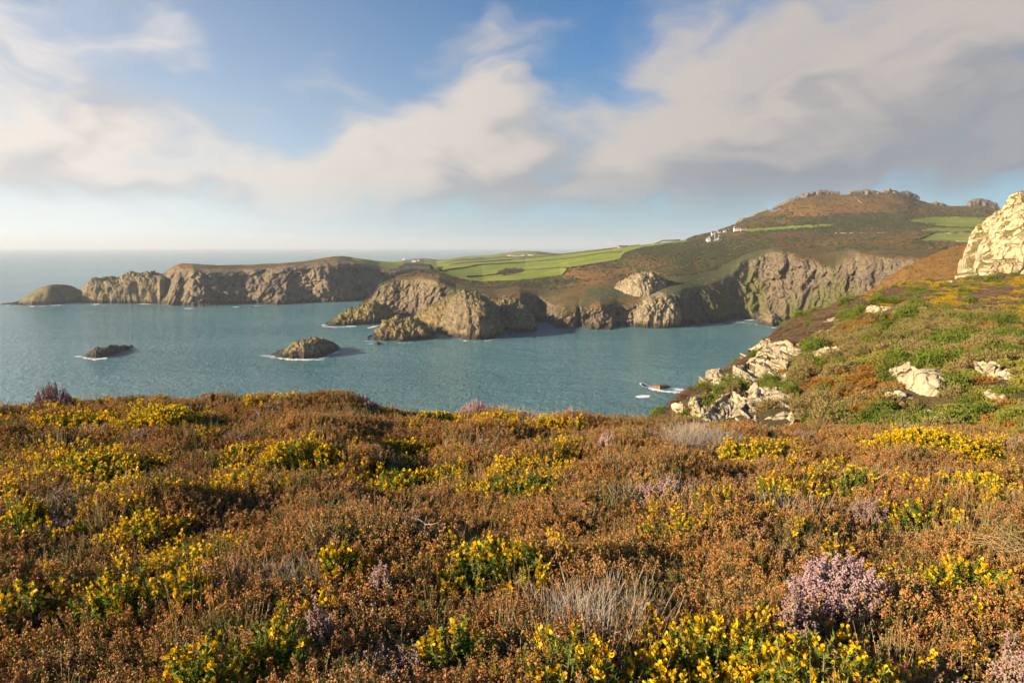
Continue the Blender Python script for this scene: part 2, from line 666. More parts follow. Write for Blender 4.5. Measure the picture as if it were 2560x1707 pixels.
def seaward(P):
    d = -P.copy()
    d[..., 2] = 0
    d /= np.linalg.norm(d, axis=-1)[..., None]
    return d


BVH = {}


def add_bvh(key, V, F):
    BVH[key] = BVHTree.FromPolygons([tuple(v) for v in V], [tuple(int(i) for i in f) for f in F])


def hit(key, px, py):
    d = ray(px, py)
    r = BVH[key].ray_cast(Vector(CAM), Vector(d).normalized())
    return None if r[0] is None else np.array(r[0])


def headland():
    xs = np.arange(286, 1075, 2.0)
    Wp = [(286, 757), (322, 758), (388, 758), (413, 761), (446, 766), (483, 768), (548, 765), (592, 763), (658, 762), (717, 762), (786, 759), (860, 755), (915, 752), (1000, 745), (1075, 735)]
    Bp = [(286, 746), (322, 735), (347, 718), (388, 697), (420, 682), (446, 673), (483, 674), (548, 681), (622, 678), (695, 673), (750, 667), (800, 661), (850, 655), (900, 662), (950, 674), (1000, 672), (1075, 672)]
    Sp = [(286, 745), (322, 726), (347, 713), (384, 692), (410, 678), (428, 661), (450, 652), (483, 653), (548, 656), (622, 655), (695, 652), (750, 648), (786, 642), (826, 634), (852, 632.5), (877, 637), (910, 641), (940, 645), (972, 649), (1000, 651), (1075, 655)]
    wy = water_Y(xs, interp(Wp, xs))
    cw = at(xs, interp(Wp, xs), wy)
    c0 = cw.copy(); c0[:, 2] = -12; c0[:, 1] -= 8
    cb = at(xs, interp(Bp, xs), wy + np.interp(xs, [286, 400, 1075], [14, 45, 50]))
    cs = at(xs, interp(Sp, xs), wy + np.interp(xs, [286, 400, 830, 1075], [30, 110, 165, 300]))
    back = cs + np.array([0, 160, 0]); back[:, 2] = cs[:, 2] * .6 - 8
    back2 = back + np.array([0, 250, 0]); back2[:, 2] = -10
    P, t = loft([c0, cw, cb, cs, back, back2], xs, [4, 74, 26, 10, 4])
    P[6:] = smooth_rows(P[6:], 60)
    T = np.repeat(t[:, None], P.shape[1], 1)
    n = seaward(P)
    cliff = sstep(T, .2, 1.0) * (1 - .75 * sstep(T, 1.75, 2.25)) * (1 - sstep(T, 2.3, 2.9))
    q = P * np.array([1, 1, .6])
    big = billow(q / 62 + 3.1, 1) * 1.7 - .55
    med = billow(q / 26 + 7.7, 2) - .33
    fin = fbm(q / np.array([9, 9, 14]), 4)
    f1, f2, cid = voronoi((P + 5 * fbm(P / 16, 2)[..., None]) / np.array([11, 11, 22]))
    disp = 30 * big + 20 * med + 5 * (billow(q / 11 + 2.2, 2) - .33) + 2.0 * fin + 5.0 * (cid - .5) - 4.0 * (1 - sstep(f2 - f1, 0, .2))
    P = P + n * (disp * cliff)[..., None]
    P[..., 2] += (cliff * (7.0 * billow(q / 24 + 1.7, 3) - 2.2)) * sstep(T, 1.0, 1.5)
    top = sstep(T, 1.9, 2.4) * (1 - sstep(T, 3.0, 3.3))
    P[..., 2] += top * (1.2 * fbm(P / 22, 4) + .5 * fbm(P / 6, 2))
    nn = grid_normals(P)
    cov, cov2 = cover_attrs(T.shape)
    px, py = project(P)
    steep = 1 - sstep(np.abs(nn[..., 2]), .50, .86)
    cov[..., 1] = np.clip(np.maximum(steep, .72 * (1 - sstep(T, 2.0, 2.7)) + .35 * fbm(P / 28, 3)) * (1 - sstep(T, 2.45, 2.9)), 0, 1)
    cov[..., 2] = .25 + .35 * fbm(P / 60, 3) + .5 * (px > 900)
    cov2[..., 0] = np.clip(.5 + fbm(P / 70 + 5, 3) * 1.0, 0, 1) * (T > 1.7)
    cov2[..., 1] = .22 + .25 * (px < 430)
    cov2[..., 2] = .12 + .4 * sstep(fbm(P / 45, 2), -.1, .4)
    fld = in_poly(px, py, [(545, 651), (545, 660), (690, 657), (700, 650)]) | in_poly(px, py, [(880, 634), (880, 648), (920, 662), (985, 668), (1010, 663), (1010, 645)])
    cov[..., 0] = fld & (T > 1.95)
    V = P.reshape(-1, 3)
    F = grid_faces(*T.shape)
    link('headland', mesh_from('headland', V, F, [M_TERRAIN], None, True, {'cover': cov.reshape(-1, 4), 'cover2': cov2.reshape(-1, 4)}), kind='structure')
    add_bvh('headland', V, F)


headland()

FIELD = [(1100, 680), (1150, 697), (1206, 706), (1312, 701), (1400, 690), (1409, 683), (1421, 671), (1480, 661), (1551, 649), (1557, 635), (1575, 629), (1600, 621), (1716, 606), (1716, 590), (1595, 600), (1543, 605), (1400, 620), (1277, 630), (1155, 636), (1114, 645)]


def coast():
    xs = np.concatenate([np.arange(896, 2300, 1.9), np.arange(2300, 2600, 5.0)])
    Wp = [(896, 776), (930, 785), (960, 790), (1000, 790), (1030, 792), (1060, 800), (1100, 808), (1180, 815), (1230, 818), (1300, 815), (1345, 806), (1376, 806), (1388, 821), (1438, 822), (1447, 812), (1456, 822), (1500, 824), (1530, 824), (1541, 816), (1590, 818), (1650, 818), (1700, 817), (1720, 813), (1745, 811), (1790, 807), (1830, 798), (1895, 799), (1960, 806), (2050, 820), (2150, 835), (2250, 850), (2400, 880), (2600, 905)]
    Bp = [(896, 772), (918, 757), (930, 745), (950, 716), (978, 704), (1005, 698), (1059, 694), (1097, 700), (1140, 722), (1200, 732), (1235, 738), (1300, 735), (1345, 738), (1392, 768), (1440, 763), (1475, 767), (1500, 752), (1545, 762), (1575, 757), (1610, 755), (1660, 738), (1700, 728), (1722, 722), (1745, 716), (1800, 705), (1825, 690), (1850, 657), (1880, 647), (1935, 625), (1956, 625), (1992, 637), (2066, 658), (2090, 664), (2113, 645), (2150, 632), (2175, 637), (2241, 640), (2300, 645), (2400, 650), (2600, 660)]
    BdY = [(896, 8), (950, 32), (1059, 52), (1140, 60), (1300, 40), (1345, 62), (1392, 26), (1700, 24), (1722, 45), (1745, 50), (1830, 42), (1870, 60), (1935, 62), (2250, 62), (2600, 62)]
    C2 = [(896, 770, 1000), (930, 744.5, 970), (950, 713, 985), (978, 700, 988), (1005, 689, 990), (1059, 679, 1000), (1097, 677, 1010), (1140, 692, 975), (1206, 706, 960), (1312, 701, 950), (1400, 690, 960), (1421, 675, 985), (1551, 652, 1040), (1600, 644, 1010), (1700, 655, 930), (1750, 650, 950), (1800, 636, 975), (1850, 622, 1000), (1935, 606, 1000), (2066, 606, 1000), (2150, 602, 930), (2300, 605, 850), (2400, 615, 820), (2600, 625, 800)]
    C3 = [(896, 769, 1015), (930, 744, 990), (950, 712, 1010), (978, 699, 1015), (1005, 688, 1025), (1059, 678, 1050), (1097, 675, 1090), (1140, 666, 1180), (1206, 660, 1250), (1312, 655, 1300), (1416, 645, 1250), (1543, 625, 1200), (1600, 616, 1180), (1716, 604, 1150), (1785, 599, 1150), (1861, 584, 1150), (2000, 583, 1140), (2100, 582, 1130), (2230, 582, 1120), (2300, 583, 1110), (2400, 585, 1100), (2600, 590, 1050)]
    C4 = [(896, 768, 1030), (930, 743.5, 1010), (950, 711, 1040), (978, 698, 1060), (1005, 687, 1080), (1059, 677, 1100), (1075, 676, 1120), (1105, 668, 1260), (1135, 658, 1450), (1170, 651, 1600), (1277, 646, 1750), (1400, 635, 1600), (1416, 633, 1580), (1543, 618, 1350), (1595, 613, 1320), (1716, 598, 1300), (1737, 589, 1310), (1773, 580, 1330), (1810, 569, 1360), (1846, 554, 1390), (1897, 529, 1420), (1949, 511, 1450), (1978, 498, 1460), (2029, 481, 1480), (2055, 477, 1490), (2098, 478, 1500), (2135, 479, 1500), (2157, 478, 1510), (2186, 478.5, 1520), (2226, 475, 1540), (2259, 479, 1550), (2292, 492, 1580), (2322, 501, 1600), (2362, 510, 1620), (2428, 509, 1680), (2450, 508, 1700), (2497, 520, 1700), (2600, 545, 1700)]
    wy = water_Y(xs, interp(Wp, xs))
    cw = at(xs, interp(Wp, xs), wy)
    c0 = cw.copy(); c0[:, 2] = -12; c0[:, 1] -= 6
    ker = np.ones(33) / 33
    wys = np.convolve(np.pad(wy, 16, 'edge'), ker, 'valid')
    cb = at(xs, interp(Bp, xs), .8 * wys + .2 * wy + interp(BdY, xs))
    c2 = at(xs, interp(C2, xs), interp(C2, xs, 2))
    c3 = at(xs, interp(C3, xs), interp(C3, xs, 2))
    c4 = at(xs, interp(C4, xs), interp(C4, xs, 2))
    back = c4 * np.array([1.12, 1.12, .75]); back[:, 2] -= 10
    back2 = c4 * np.array([1.45, 1.45, 0]); back2[:, 2] = -20
    P, t = loft([c0, cw, cb, c2, c3, c4, back, back2], xs, [3, 90, 60, 34, 46, 10, 4])
    P[5:] = smooth_rows(P[5:], 26)
    T = np.repeat(t[:, None], P.shape[1], 1)
    n = seaward(P)
    X = np.repeat(xs[None], P.shape[0], 0)
    cliff = sstep(T, .25, 1.05) * (1 - sstep(T, 1.55, 2.35))
    right = sstep(X, 1790, 1870)
    left = 1 - sstep(X, 1100, 1140)
    q = P * np.array([1, 1, .55])
    # bulging buttresses on the low cliffs
    low = 15 * (billow(q / 46 + 2.3, 1) * 1.7 - .45) + 11 * (billow(q / 19 + 5.1, 2) - .33) + 4 * (billow(q / 8, 2) - .33) + 2.0 * fbm(q / 5, 4)
    # steep ribs that lean, on the high cliff of the bay
    s = P[..., 0] * .75 - P[..., 1] * .66 + P[..., 2] * .55 + 16 * fbm(P / 38, 3)
    rib = np.stack([s / 24, P[..., 2] / 75, P[..., 1] / 300], -1)
    hi = 17 * (billow(rib, 1) * 1.7 - .5) + 8 * (billow(rib * np.array([2.6, 2.6, 2.6]) + 4.4, 2) - .33) + 5 * fbm(q / 14, 3) + 2.2 * fbm(q / 5, 4)
    ribl = np.stack([(P[..., 0] * .9 + P[..., 2] * .3 + 14 * fbm(P / 30, 3)) / 17, P[..., 2] / 40, P[..., 1] / 200], -1)
    lf = 14 * (billow(ribl + 8.3, 2) * 1.4 - .5) + 5 * fbm(q / 13, 3) + 2.0 * fbm(q / 6, 4)
    f1, f2, cid = voronoi((P + 3.5 * fbm(P / 11, 2)[..., None]) / np.array([7.5, 7.5, 17]))
    frac = 4.6 * (cid - .5) - 3.4 * (1 - sstep(f2 - f1, 0, .22))
    f1, f2, cid = voronoi(np.stack([s / 8.0, P[..., 1] / 14, P[..., 2] / 44 + s / 60], -1) + .35 * fbm(P / 9, 2)[..., None])
    frac = frac * (1 - .8 * right) + right * (7.0 * (cid - .5) - 3.0 * (1 - sstep(f2 - f1, 0, .2)))
    f1, f2, cid = voronoi((P + 2 * fbm(P / 6, 2)[..., None]) / np.array([3.2, 3.2, 6]) + 40)
    frac = frac + 1.5 * (cid - .5) - 1.0 * (1 - sstep(f2 - f1, 0, .2))
    disp = low * (1 - right) * (1 - left) + hi * right + lf * left + frac
    P = P + n * (disp * cliff)[..., None]
    # even out the slope above the brink from side to side
    k_ = 20
    pad = np.pad(P, ((0, 0), (k_, k_), (0, 0)), 'edge')
    cs_ = np.cumsum(np.concatenate([np.zeros((P.shape[0], 1, 3)), pad], 1), 1)
    Ps = (cs_[:, 2 * k_ + 1:] - cs_[:, :-2 * k_ - 1]) / (2 * k_ + 1)
    bl = (sstep(T, 1.55 + .42 * right, 2.3 + .2 * right) * (1 - sstep(T, 2.75, 3.2)))[..., None] * sstep(X, 1290, 1340)[..., None]
    P = P * (1 - bl) + Ps * bl
    slope = sstep(T, 1.9, 2.3) * (1 - sstep(T, 4.7, 4.95))
    isf = in_poly(X, np.repeat(0 * xs[None], P.shape[0], 0), FIELD)
    px, py = project(P)
    fld = in_poly(px, py, FIELD) & (T > 2.5)
    rough = np.where(fld, .15, 1.0)
    P[..., 2] += slope * rough * (4.0 * fbm(P / 70 + 2, 4) + 1.1 * billow(P / 9, 2) + .5 * fbm(P / 4, 2)) * sstep(T, 1.9, 3.0)
    # notch high on the cliff
    nn = grid_normals(P)
    px, py = project(P)
    cov, cov2 = cover_attrs(T.shape)
    steep = 1 - sstep(np.abs(nn[..., 2]), .42, .78)
    rock = steep * (1 - sstep(T, 1.95, 2.25)) + .30 * (T < 1.9) * (1 - sstep(T, 1.5, 1.9))
    rock = np.maximum(rock, right * sstep(1.98 - T, 0, .12) * .75)
    rock = np.maximum(rock, (1 - sstep(T, 1.45, 1.85)) * .62)
    cov[..., 1] = np.clip(rock + .9 * np.exp(-(((px - 1645) / 50) ** 2 + ((py - 748) / 24) ** 2)) + .6 * np.exp(-(((px - 2130) / 30) ** 2 + ((py - 632) / 12) ** 2)), 0, 1)
    scrub = .34 + .75 * fbm(P / 45 + 9, 4)

    def blob(cx, cy, rx, ry, v):
        return v * np.exp(-(((px - cx) / rx) ** 2 + ((py - cy) / ry) ** 2))
    scrub += blob(1680, 625, 110, 18, .6) + blob(1830, 640, 100, 35, .7) + blob(2130, 555, 150, 20, .7) + blob(2270, 555, 110, 10, .5) + blob(1770, 720, 70, 40, .8) + blob(1420, 700, 60, 12, .4) + blob(1330, 712, 90, 10, .5) + blob(2000, 572, 110, 6, .5) + blob(1500, 735, 60, 14, .4) + blob(1270, 678, 45, 5, .9)
    scrub -= blob(1450, 690, 70, 22, .5) + blob(2080, 515, 110, 25, .8)
    cov[..., 2] = np.clip(scrub, 0, 1)
    f2 = fld | in_poly(px, py, [(1862, 581), (1960, 574), (2084, 565), (2084, 561), (1960, 566), (1862, 573)]) | \
        in_poly(px, py, [(2255, 553), (2320, 543), (2480, 543), (2475, 573), (2380, 568), (2320, 562)]) | \
        in_poly(px, py, [(2290, 578), (2330, 570), (2460, 573), (2452, 580)]) | in_poly(px, py, [(2290, 604), (2336, 583), (2450, 585), (2420, 606)])
    f2 &= (T > 2.2) & (T < 4.97)
    f2 &= ~in_poly(px, py, [(1240, 682), (1262, 672), (1305, 672), (1308, 680), (1262, 690)])
    cov[..., 0] = f2
    cov2[..., 0] = np.clip(.12 + 1.0 * fbm(P / 60 + 3, 4) + blob(1450, 690, 70, 25, .9) + blob(2080, 525, 170, 35, 1.0) + blob(1560, 690, 80, 30, .4), 0, 1)
    moss = .10 + right * .14 + blob(1880, 735, 30, 60, .7) + blob(2090, 730, 60, 40, .45) + blob(2000, 780, 80, 40, .45) + blob(930, 780, 60, 40, .4) + blob(1800, 760, 40, 40, .7)
    cov2[..., 1] = np.clip(moss, 0, 1)
    cov2[..., 2] = np.clip(.10 + blob(1620, 740, 70, 70, .9) + blob(1040, 715, 70, 40, .5) + .2 * fbm(P / 30, 2), 0, 1)
    V = P.reshape(-1, 3)
    F = grid_faces(*T.shape)
    link('coast_terrain', mesh_from('coast_terrain', V, F, [M_TERRAIN], None, True, {'cover': cov.reshape(-1, 4), 'cover2': cov2.reshape(-1, 4)}), kind='structure')
    add_bvh('coast', V, F)


coast()


def far_land():
    xs = np.arange(896, 1470, 3.0)
    S = [(896, 668), (930, 660), (960, 656), (1000, 652), (1020, 649), (1040, 647), (1059, 645.5), (1075, 647), (1092, 650), (1110, 648), (1155, 641), (1190, 639), (1236, 637), (1270, 632), (1304, 627.5), (1340, 628), (1386, 633), (1470, 640)]
    top = at(xs, interp(S, xs), 2450 + 0 * xs)
    mid = at(xs, interp(S, xs) + np.interp(xs, [896, 1059, 1236, 1304, 1470], [5, 8, 10, 14, 10]), 2100 + 0 * xs)
    bot = at(xs, 686 + 0 * xs, 1500 + 0 * xs)
    b0 = bot.copy(); b0[:, 2] = -5; b0[:, 1] -= 30
    back = top * np.array([1.2, 1.2, 0]); back[:, 2] = -5
    P, t = loft([b0, bot, mid, top, back], xs, [2, 24, 16, 5])
    T = np.repeat(t[:, None], P.shape[1], 1)
    P[..., 2] += sstep(T, 1, 1.3) * (1 - sstep(T, 3, 3.4)) * (1.5 * fbm(P / 60, 4) + .6 * fbm(P / 14, 2))
    px, py = project(P)
    cov, cov2 = cover_attrs(T.shape)
    cov[..., 0] = (px > 1060) & (fbm(P / 140, 2) > -.25) | (in_poly(px, py, [(880, 645), (1000, 650), (1012, 660), (1000, 668), (880, 660)]))
    cov[..., 2] = .4
    cov2[..., 0] = .3
    V = P.reshape(-1, 3)
    F = grid_faces(*T.shape)
    link('far_peninsula', mesh_from('far_peninsula', V, F, [M_TERRAIN], None, True, {'cover': cov.reshape(-1, 4), 'cover2': cov2.reshape(-1, 4)}), kind='structure')
    add_bvh('far', V, F)


far_land()


# ------------------------------------------------------------------ sea stacks, islands and outcrops
def dome(name, base, top, depth, mat, label, cat, group=None, lump=(8, 3), fine=(2, .8), on=None, step=1.6, sq=.62, sink=3.0, seed=0, baseY=None, rows=46, lean=.5, block=None, frac=None, slab=False):
    """rock mass: base and top outlines in photo pixels, standing on the sea (or on the ground `on`), with a back side of its own"""
    x0, x1 = base[0][0], base[-1][0]
    xs = np.arange(x0, x1 + .01, step)
    by, ty = interp(base, xs), interp(top, xs)
    ty = np.minimum(ty, by - .3)
    if baseY is not None:
        Yf = np.interp(xs, [b[0] for b in baseY], [b[1] for b in baseY])
    elif on is None:
        Yf = water_Y(xs, by)
    else:
        Yf = np.array([(lambda h: h[1] if h is not None else np.nan)(hit(on, x, y)) for x, y in zip(xs, by)])
        Yf = np.where(np.isnan(Yf), np.nanmean(Yf), Yf)
        k = max(3, len(Yf) // 6)
        Yf = np.convolve(np.pad(Yf, k, 'edge'), np.ones(2 * k + 1) / (2 * k + 1), 'valid')
    u = (xs - x0) / (x1 - x0)
    ends = np.clip(np.minimum(u, 1 - u) / .22, 0, 1)
    k = .25 + .75 * np.sqrt(ends * (2 - ends))
    fr = at(xs, by, Yf)
    tp = at(xs, ty, Yf + depth * lean * k)
    if slab:                                  # the top edge lies on the slope too: a slab bedded in the hillside
        Yt = np.array([(lambda h: h[1] if h is not None else np.nan)(hit(on, x, y)) for x, y in zip(xs, ty)])
        Yt = np.where(np.isnan(Yt), np.nanmean(Yt), Yt)
        kk = max(3, len(Yt) // 6)
        Yt = np.convolve(np.pad(Yt, kk, 'edge'), np.ones(2 * kk + 1) / (2 * kk + 1), 'valid')
        Yt = np.clip(Yt - .5, Yf + .3, Yf + depth * 3)
        tp = at(xs, ty, Yt)
    h = tp[:, 2] - fr[:, 2]
    bk = fr + np.stack([0 * xs, depth * k, 0 * xs], -1)
    if slab:
        bk = tp + np.array([0, 1.2, 0]); bk[:, 2] = fr[:, 2]
    bk[:, 0] = fr[:, 0] * (bk[:, 1] / fr[:, 1])
    out = []
    th = np.linspace(0, math.pi, rows)
    for a in th:
        ca, sa = math.cos(a), math.sin(a)
        s = abs(ca) ** sq * (1 if ca > 0 else -1)        # 1 front .. -1 back
        r = abs(sa) ** sq
        Yv = np.where(s > 0, tp[:, 1] + (fr[:, 1] - tp[:, 1]) * s, tp[:, 1] + (bk[:, 1] - tp[:, 1]) * (-s))
        f = (Yv - fr[:, 1]) / np.maximum(bk[:, 1] - fr[:, 1], 1e-6)
        xx = fr[:, 0] * (Yv / fr[:, 1])
        xx = fr[:, 0] + (tp[:, 0] - fr[:, 0]) * np.clip((Yv - fr[:, 1]) / np.maximum(tp[:, 1] - fr[:, 1], 1e-6), 0, 1)
        out.append(np.stack([xx, Yv, fr[:, 2] + h * r], -1))
    out.insert(0, out[0] + np.array([0, 0, -sink]))
    out.append(out[-1] + np.array([0, 0, -sink]))
    P = np.array(out)
    for c_ in (0, -1):                        # close both ends
        P[:, c_, 1] = P[:, c_, 1].mean()
    n = grid_normals(P)
    if np.mean(n[2, :, 1]) > 0:
        n = -n
    q = P + seed * 13.7
    taper = np.ones(P.shape[:2]) * np.minimum(1, ends * 1.5 + .15)[None]
    d = lump[1] * (billow(q / np.array([lump[0], lump[0], lump[0] * 1.6]), 2) * 1.6 - .55) + fine[1] * fbm(q / fine[0], 4)
    if block is not None:
        ca_, sa_ = math.cos(.5), math.sin(.5)
        qr = np.stack([q[..., 0] * ca_ + q[..., 2] * sa_, q[..., 1], -q[..., 0] * sa_ + q[..., 2] * ca_], -1)
        f1, f2, cid = voronoi((qr + .25 * block[0] * fbm(q / block[0], 2)[..., None]) / np.array([block[0] * 1.3, block[0], block[0] * .55]))
        d = d + block[1] * (cid - .5) - block[1] * .8 * (1 - sstep(f2 - f1, 0, .14))
    if frac is not None:
        f1, f2, cid = voronoi((q + .3 * frac[0] * fbm(q / frac[0], 2)[..., None]) / np.array([frac[0], frac[0], frac[0] * 2.0]))
        d = d + frac[1] * (cid - .5) - frac[1] * .8 * (1 - sstep(f2 - f1, 0, .2))
        f1, f2, cid = voronoi((q + .1 * frac[0] * fbm(q / frac[0] * 3, 2)[..., None]) / (np.array([frac[0], frac[0], frac[0] * 1.6]) * .4) + 7)
        d = d + .35 * frac[1] * (cid - .5) - .3 * frac[1] * (1 - sstep(f2 - f1, 0, .2))
    P = P + n * (d * taper)[..., None]
    V = P.reshape(-1, 3)
    F = grid_faces(*P.shape[:2])
    org = np.array([V[:, 0].mean(), V[:, 1].mean(), V[:, 2].min()])
    return link(name, mesh_from(name, V - org, F, [mat], None, True), label=label, cat=cat, group=group, loc=org)


M_STACK = rock_mat('stack_rock', (.28, .212, .120), (.175, .132, .080), (.047, .037, .027), 7.0, (.26, .185, .05), .25, True, .9, (.19, .155, .065))
M_STACKY = rock_mat('stack_rock_lichen', (.285, .205, .10), (.175, .130, .072), (.045, .035, .026), 6.0, (.33, .20, .025), .75, True, .9, (.17, .14, .04))
M_AWASH = rock_mat('awash_rock', (.30, .20, .09), (.20, .14, .07), (.06, .045, .03), 1.6, (.33, .20, .03), .6, False, .2)
M_DARKROCK = rock_mat('wet_rock', (.17, .135, .10), (.12, .095, .072), (.045, .038, .032), 4.0, (.20, .15, .03), .2, True, .6)
M_PALE = rock_mat('pale_rock', (.36, .29, .185), (.25, .195, .125), (.08, .062, .043), 6.0, (.30, .25, .10), .2, False, .6, (.15, .12, .05))
M_GREY = rock_mat('tor_rock', (.25, .20, .145), (.17, .135, .10), (.065, .05, .038), 8.0, (.25, .2, .1), .2, False, .8)
M_ISLE = rock_mat('isle_turf_rock', (.19, .155, .085), (.16, .125, .08), (.07, .06, .045), 14.0, (.15, .13, .04), .4, True, .8, (.15, .125, .045))

dome('sea_island', [(12, 760), (40, 761), (80, 763), (130, 762), (193, 755)], [(12, 758), (36, 754), (60, 742), (90, 722), (120, 712), (145, 711), (165, 722), (180, 738), (193, 752)], 90, M_ISLE,
     'rounded grassy island at the far left of the bay', 'island', lump=(40, 5), fine=(9, 1.6), step=1.5, seed=1)
dome('skerry', [(2, 761), (30, 762), (60, 762.5)], [(2, 759.5), (20, 757), (40, 755.5), (60, 759)], 25, M_DARKROCK,
     'low dark skerry off the left tip of the grassy island', 'rock', lump=(6, 1.2), fine=(3, .6), frac=(4, 1.0), seed=2)
dome('rock_headland', [(194, 756), (227, 759), (300, 760), (405, 760)], [(194, 753), (200, 742), (212, 713), (236, 695), (260, 692), (300, 693), (330, 683), (357, 678), (380, 681), (405, 690)], 120, M_STACK,
     'brown cliffed islet between the grassy island and the long headland', 'island', lump=(30, 10), fine=(8, 2.0), step=1.5, frac=(11, 4.5), seed=3)
dome('sea_stack', [(1086, 828), (1100, 834), (1130, 843), (1165, 849), (1200, 851), (1240, 845), (1268, 832)],
     [(1086, 815), (1098, 800), (1105, 783), (1120, 762), (1138, 741), (1152, 730), (1168, 725.5), (1190, 728), (1209, 735), (1225, 752), (1235, 776), (1252, 798), (1268, 822)], 85, M_STACK,
     'tall domed cream rock stack standing against the shore', 'sea stack', lump=(22, 7), fine=(5, 2.0), step=1.3, frac=(8, 3.4), seed=4, rows=80)
dome('islet', [(918, 849), (950, 852), (1005, 854), (1050, 852), (1094, 848)],
     [(918, 844), (935, 834), (950, 820), (967, 806), (985, 798), (1010, 799), (1035, 801), (1055, 808), (1075, 822), (1085, 835), (1094, 844)], 70, M_STACKY,
     'ochre lichened islet left of the tall domed stack', 'islet', lump=(16, 7), fine=(5, 1.8), step=1.3, frac=(8, 3.4), seed=5, rows=70)
dome('cape_tip', [(812, 814), (840, 815), (890, 813), (940, 811), (985, 803), (1000, 795)],
     [(812, 811), (825, 801), (839, 789), (855, 778), (888, 768), (918, 757), (935, 756), (955, 768), (975, 782), (1000, 792)], 95, M_STACKY,
     'low ochre rock point reaching left into the sea below the cliff', 'headland', lump=(18, 6), fine=(5, 2.0), step=1.4, frac=(8, 3.4), seed=6, rows=60)
dome('rock_spur', [(1010, 802), (1050, 815), (1090, 826), (1140, 830)],
     [(1010, 797), (1030, 787), (1055, 775), (1085, 761), (1110, 750), (1140, 738)], 110, M_STACKY,
     'grassy spur running up behind the ochre islet to the dome', 'rock spur', lump=(18, 4), fine=(5, 1.6), step=1.5, frac=(8, 3.4), seed=7, rows=60)
dome('rock_cape', [(1228, 826), (1262, 829), (1300, 831), (1335, 831), (1345, 822)],
     [(1228, 757), (1250, 752), (1280, 753), (1304, 757), (1320, 775), (1335, 800), (1345, 818)], 85, M_STACK,
     'shaded brown cape with a cave right of the domed stack', 'headland', lump=(20, 8), fine=(5, 2.0), step=1.4, frac=(8, 3.4), seed=8, rows=60)
dome('sea_rock', [(676, 888), (700, 893), (730, 897), (760, 898), (800, 893), (845, 876)],
     [(676, 886), (695, 876), (715, 866), (728, 856), (745, 851), (765, 845), (790, 844), (805, 848), (815, 852), (832, 858), (845, 872)], 34, M_STACK,
     'humped brown sea rock ringed by white foam in mid bay', 'rock', lump=(11, 4.5), fine=(3, 1.1), step=1.0, frac=(6, 2.0), seed=9, rows=60)
dome('low_sea_rock', [(212, 893), (240, 896), (270, 892), (300, 882), (328, 872)],
     [(212, 890), (222, 876), (235, 869), (260, 867), (290, 868), (310, 869), (328, 870.5)], 20, M_DARKROCK,
     'low dark wedge of rock in the sea at the left', 'rock', lump=(6, 2.0), fine=(2, .7), step=.9, frac=(3.5, 1.0), seed=10, rows=50)
dome('shore_rock', [(1898, 812), (1930, 816), (1968, 815)], [(1898, 803), (1910, 787), (1925, 778), (1940, 782), (1955, 795), (1968, 806)], 30, M_STACK,
     'dark boulder mound at the foot of the high bay cliff', 'rock', lump=(8, 3), fine=(3, 1), step=1.2, frac=(5, 1.6), seed=11)
dome('wave_rock', [(1626, 970), (1650, 973), (1676, 968)], [(1626, 967), (1636, 962), (1650, 960.5), (1662, 961), (1676, 965)], 6, M_AWASH,
     'small ochre rock awash in foam near the right shore', 'rock', lump=(3, .8), fine=(1, .3), step=.7, frac=(1.6, .4), seed=12, rows=36)
dome('tiny_sea_rock', [(935, 861), (945, 863), (953, 860)], [(935, 859), (941, 854), (946, 856), (953, 859)], 6, M_DARKROCK,
     'tiny pointed rock awash in front of the ochre islet', 'rock', lump=(3, .8), fine=(1, .3), step=.7, seed=13, rows=30)
dome('pale_outcrop', [(1537, 718), (1560, 734), (1585, 744), (1612, 742), (1640, 731), (1668, 716)],
     [(1537, 716), (1560, 700), (1590, 684), (1620, 679), (1650, 686), (1662, 697), (1668, 712)], 46, M_PALE,
     'big pale cream rock knob on the brown slope above the cliff', 'rock outcrop', on='coast', lump=(14, 5), fine=(4, 1.6), step=1.2, frac=(7, 2.4), seed=14, sink=6, rows=70)

M_PALECLIFF = rock_mat('pale_cliff_rock', (.36, .285, .175), (.235, .18, .11), (.07, .054, .038), 6.0, (.20, .17, .07), .3, True, .7, (.13, .115, .045))
dome('cliff_crag', [(1586, 819), (1620, 821), (1660, 821), (1690, 820), (1706, 817)],
     [(1586, 790), (1596, 766), (1612, 750), (1640, 741), (1668, 734), (1690, 742), (1700, 762), (1706, 800)], 60, M_PALECLIFF,
     'pale columned crag dropping to the sea below the cream knob', 'rock crag', lump=(16, 5), fine=(4, 1.4), step=1.2, frac=(7, 3.2), seed=15, rows=70, sq=.5)

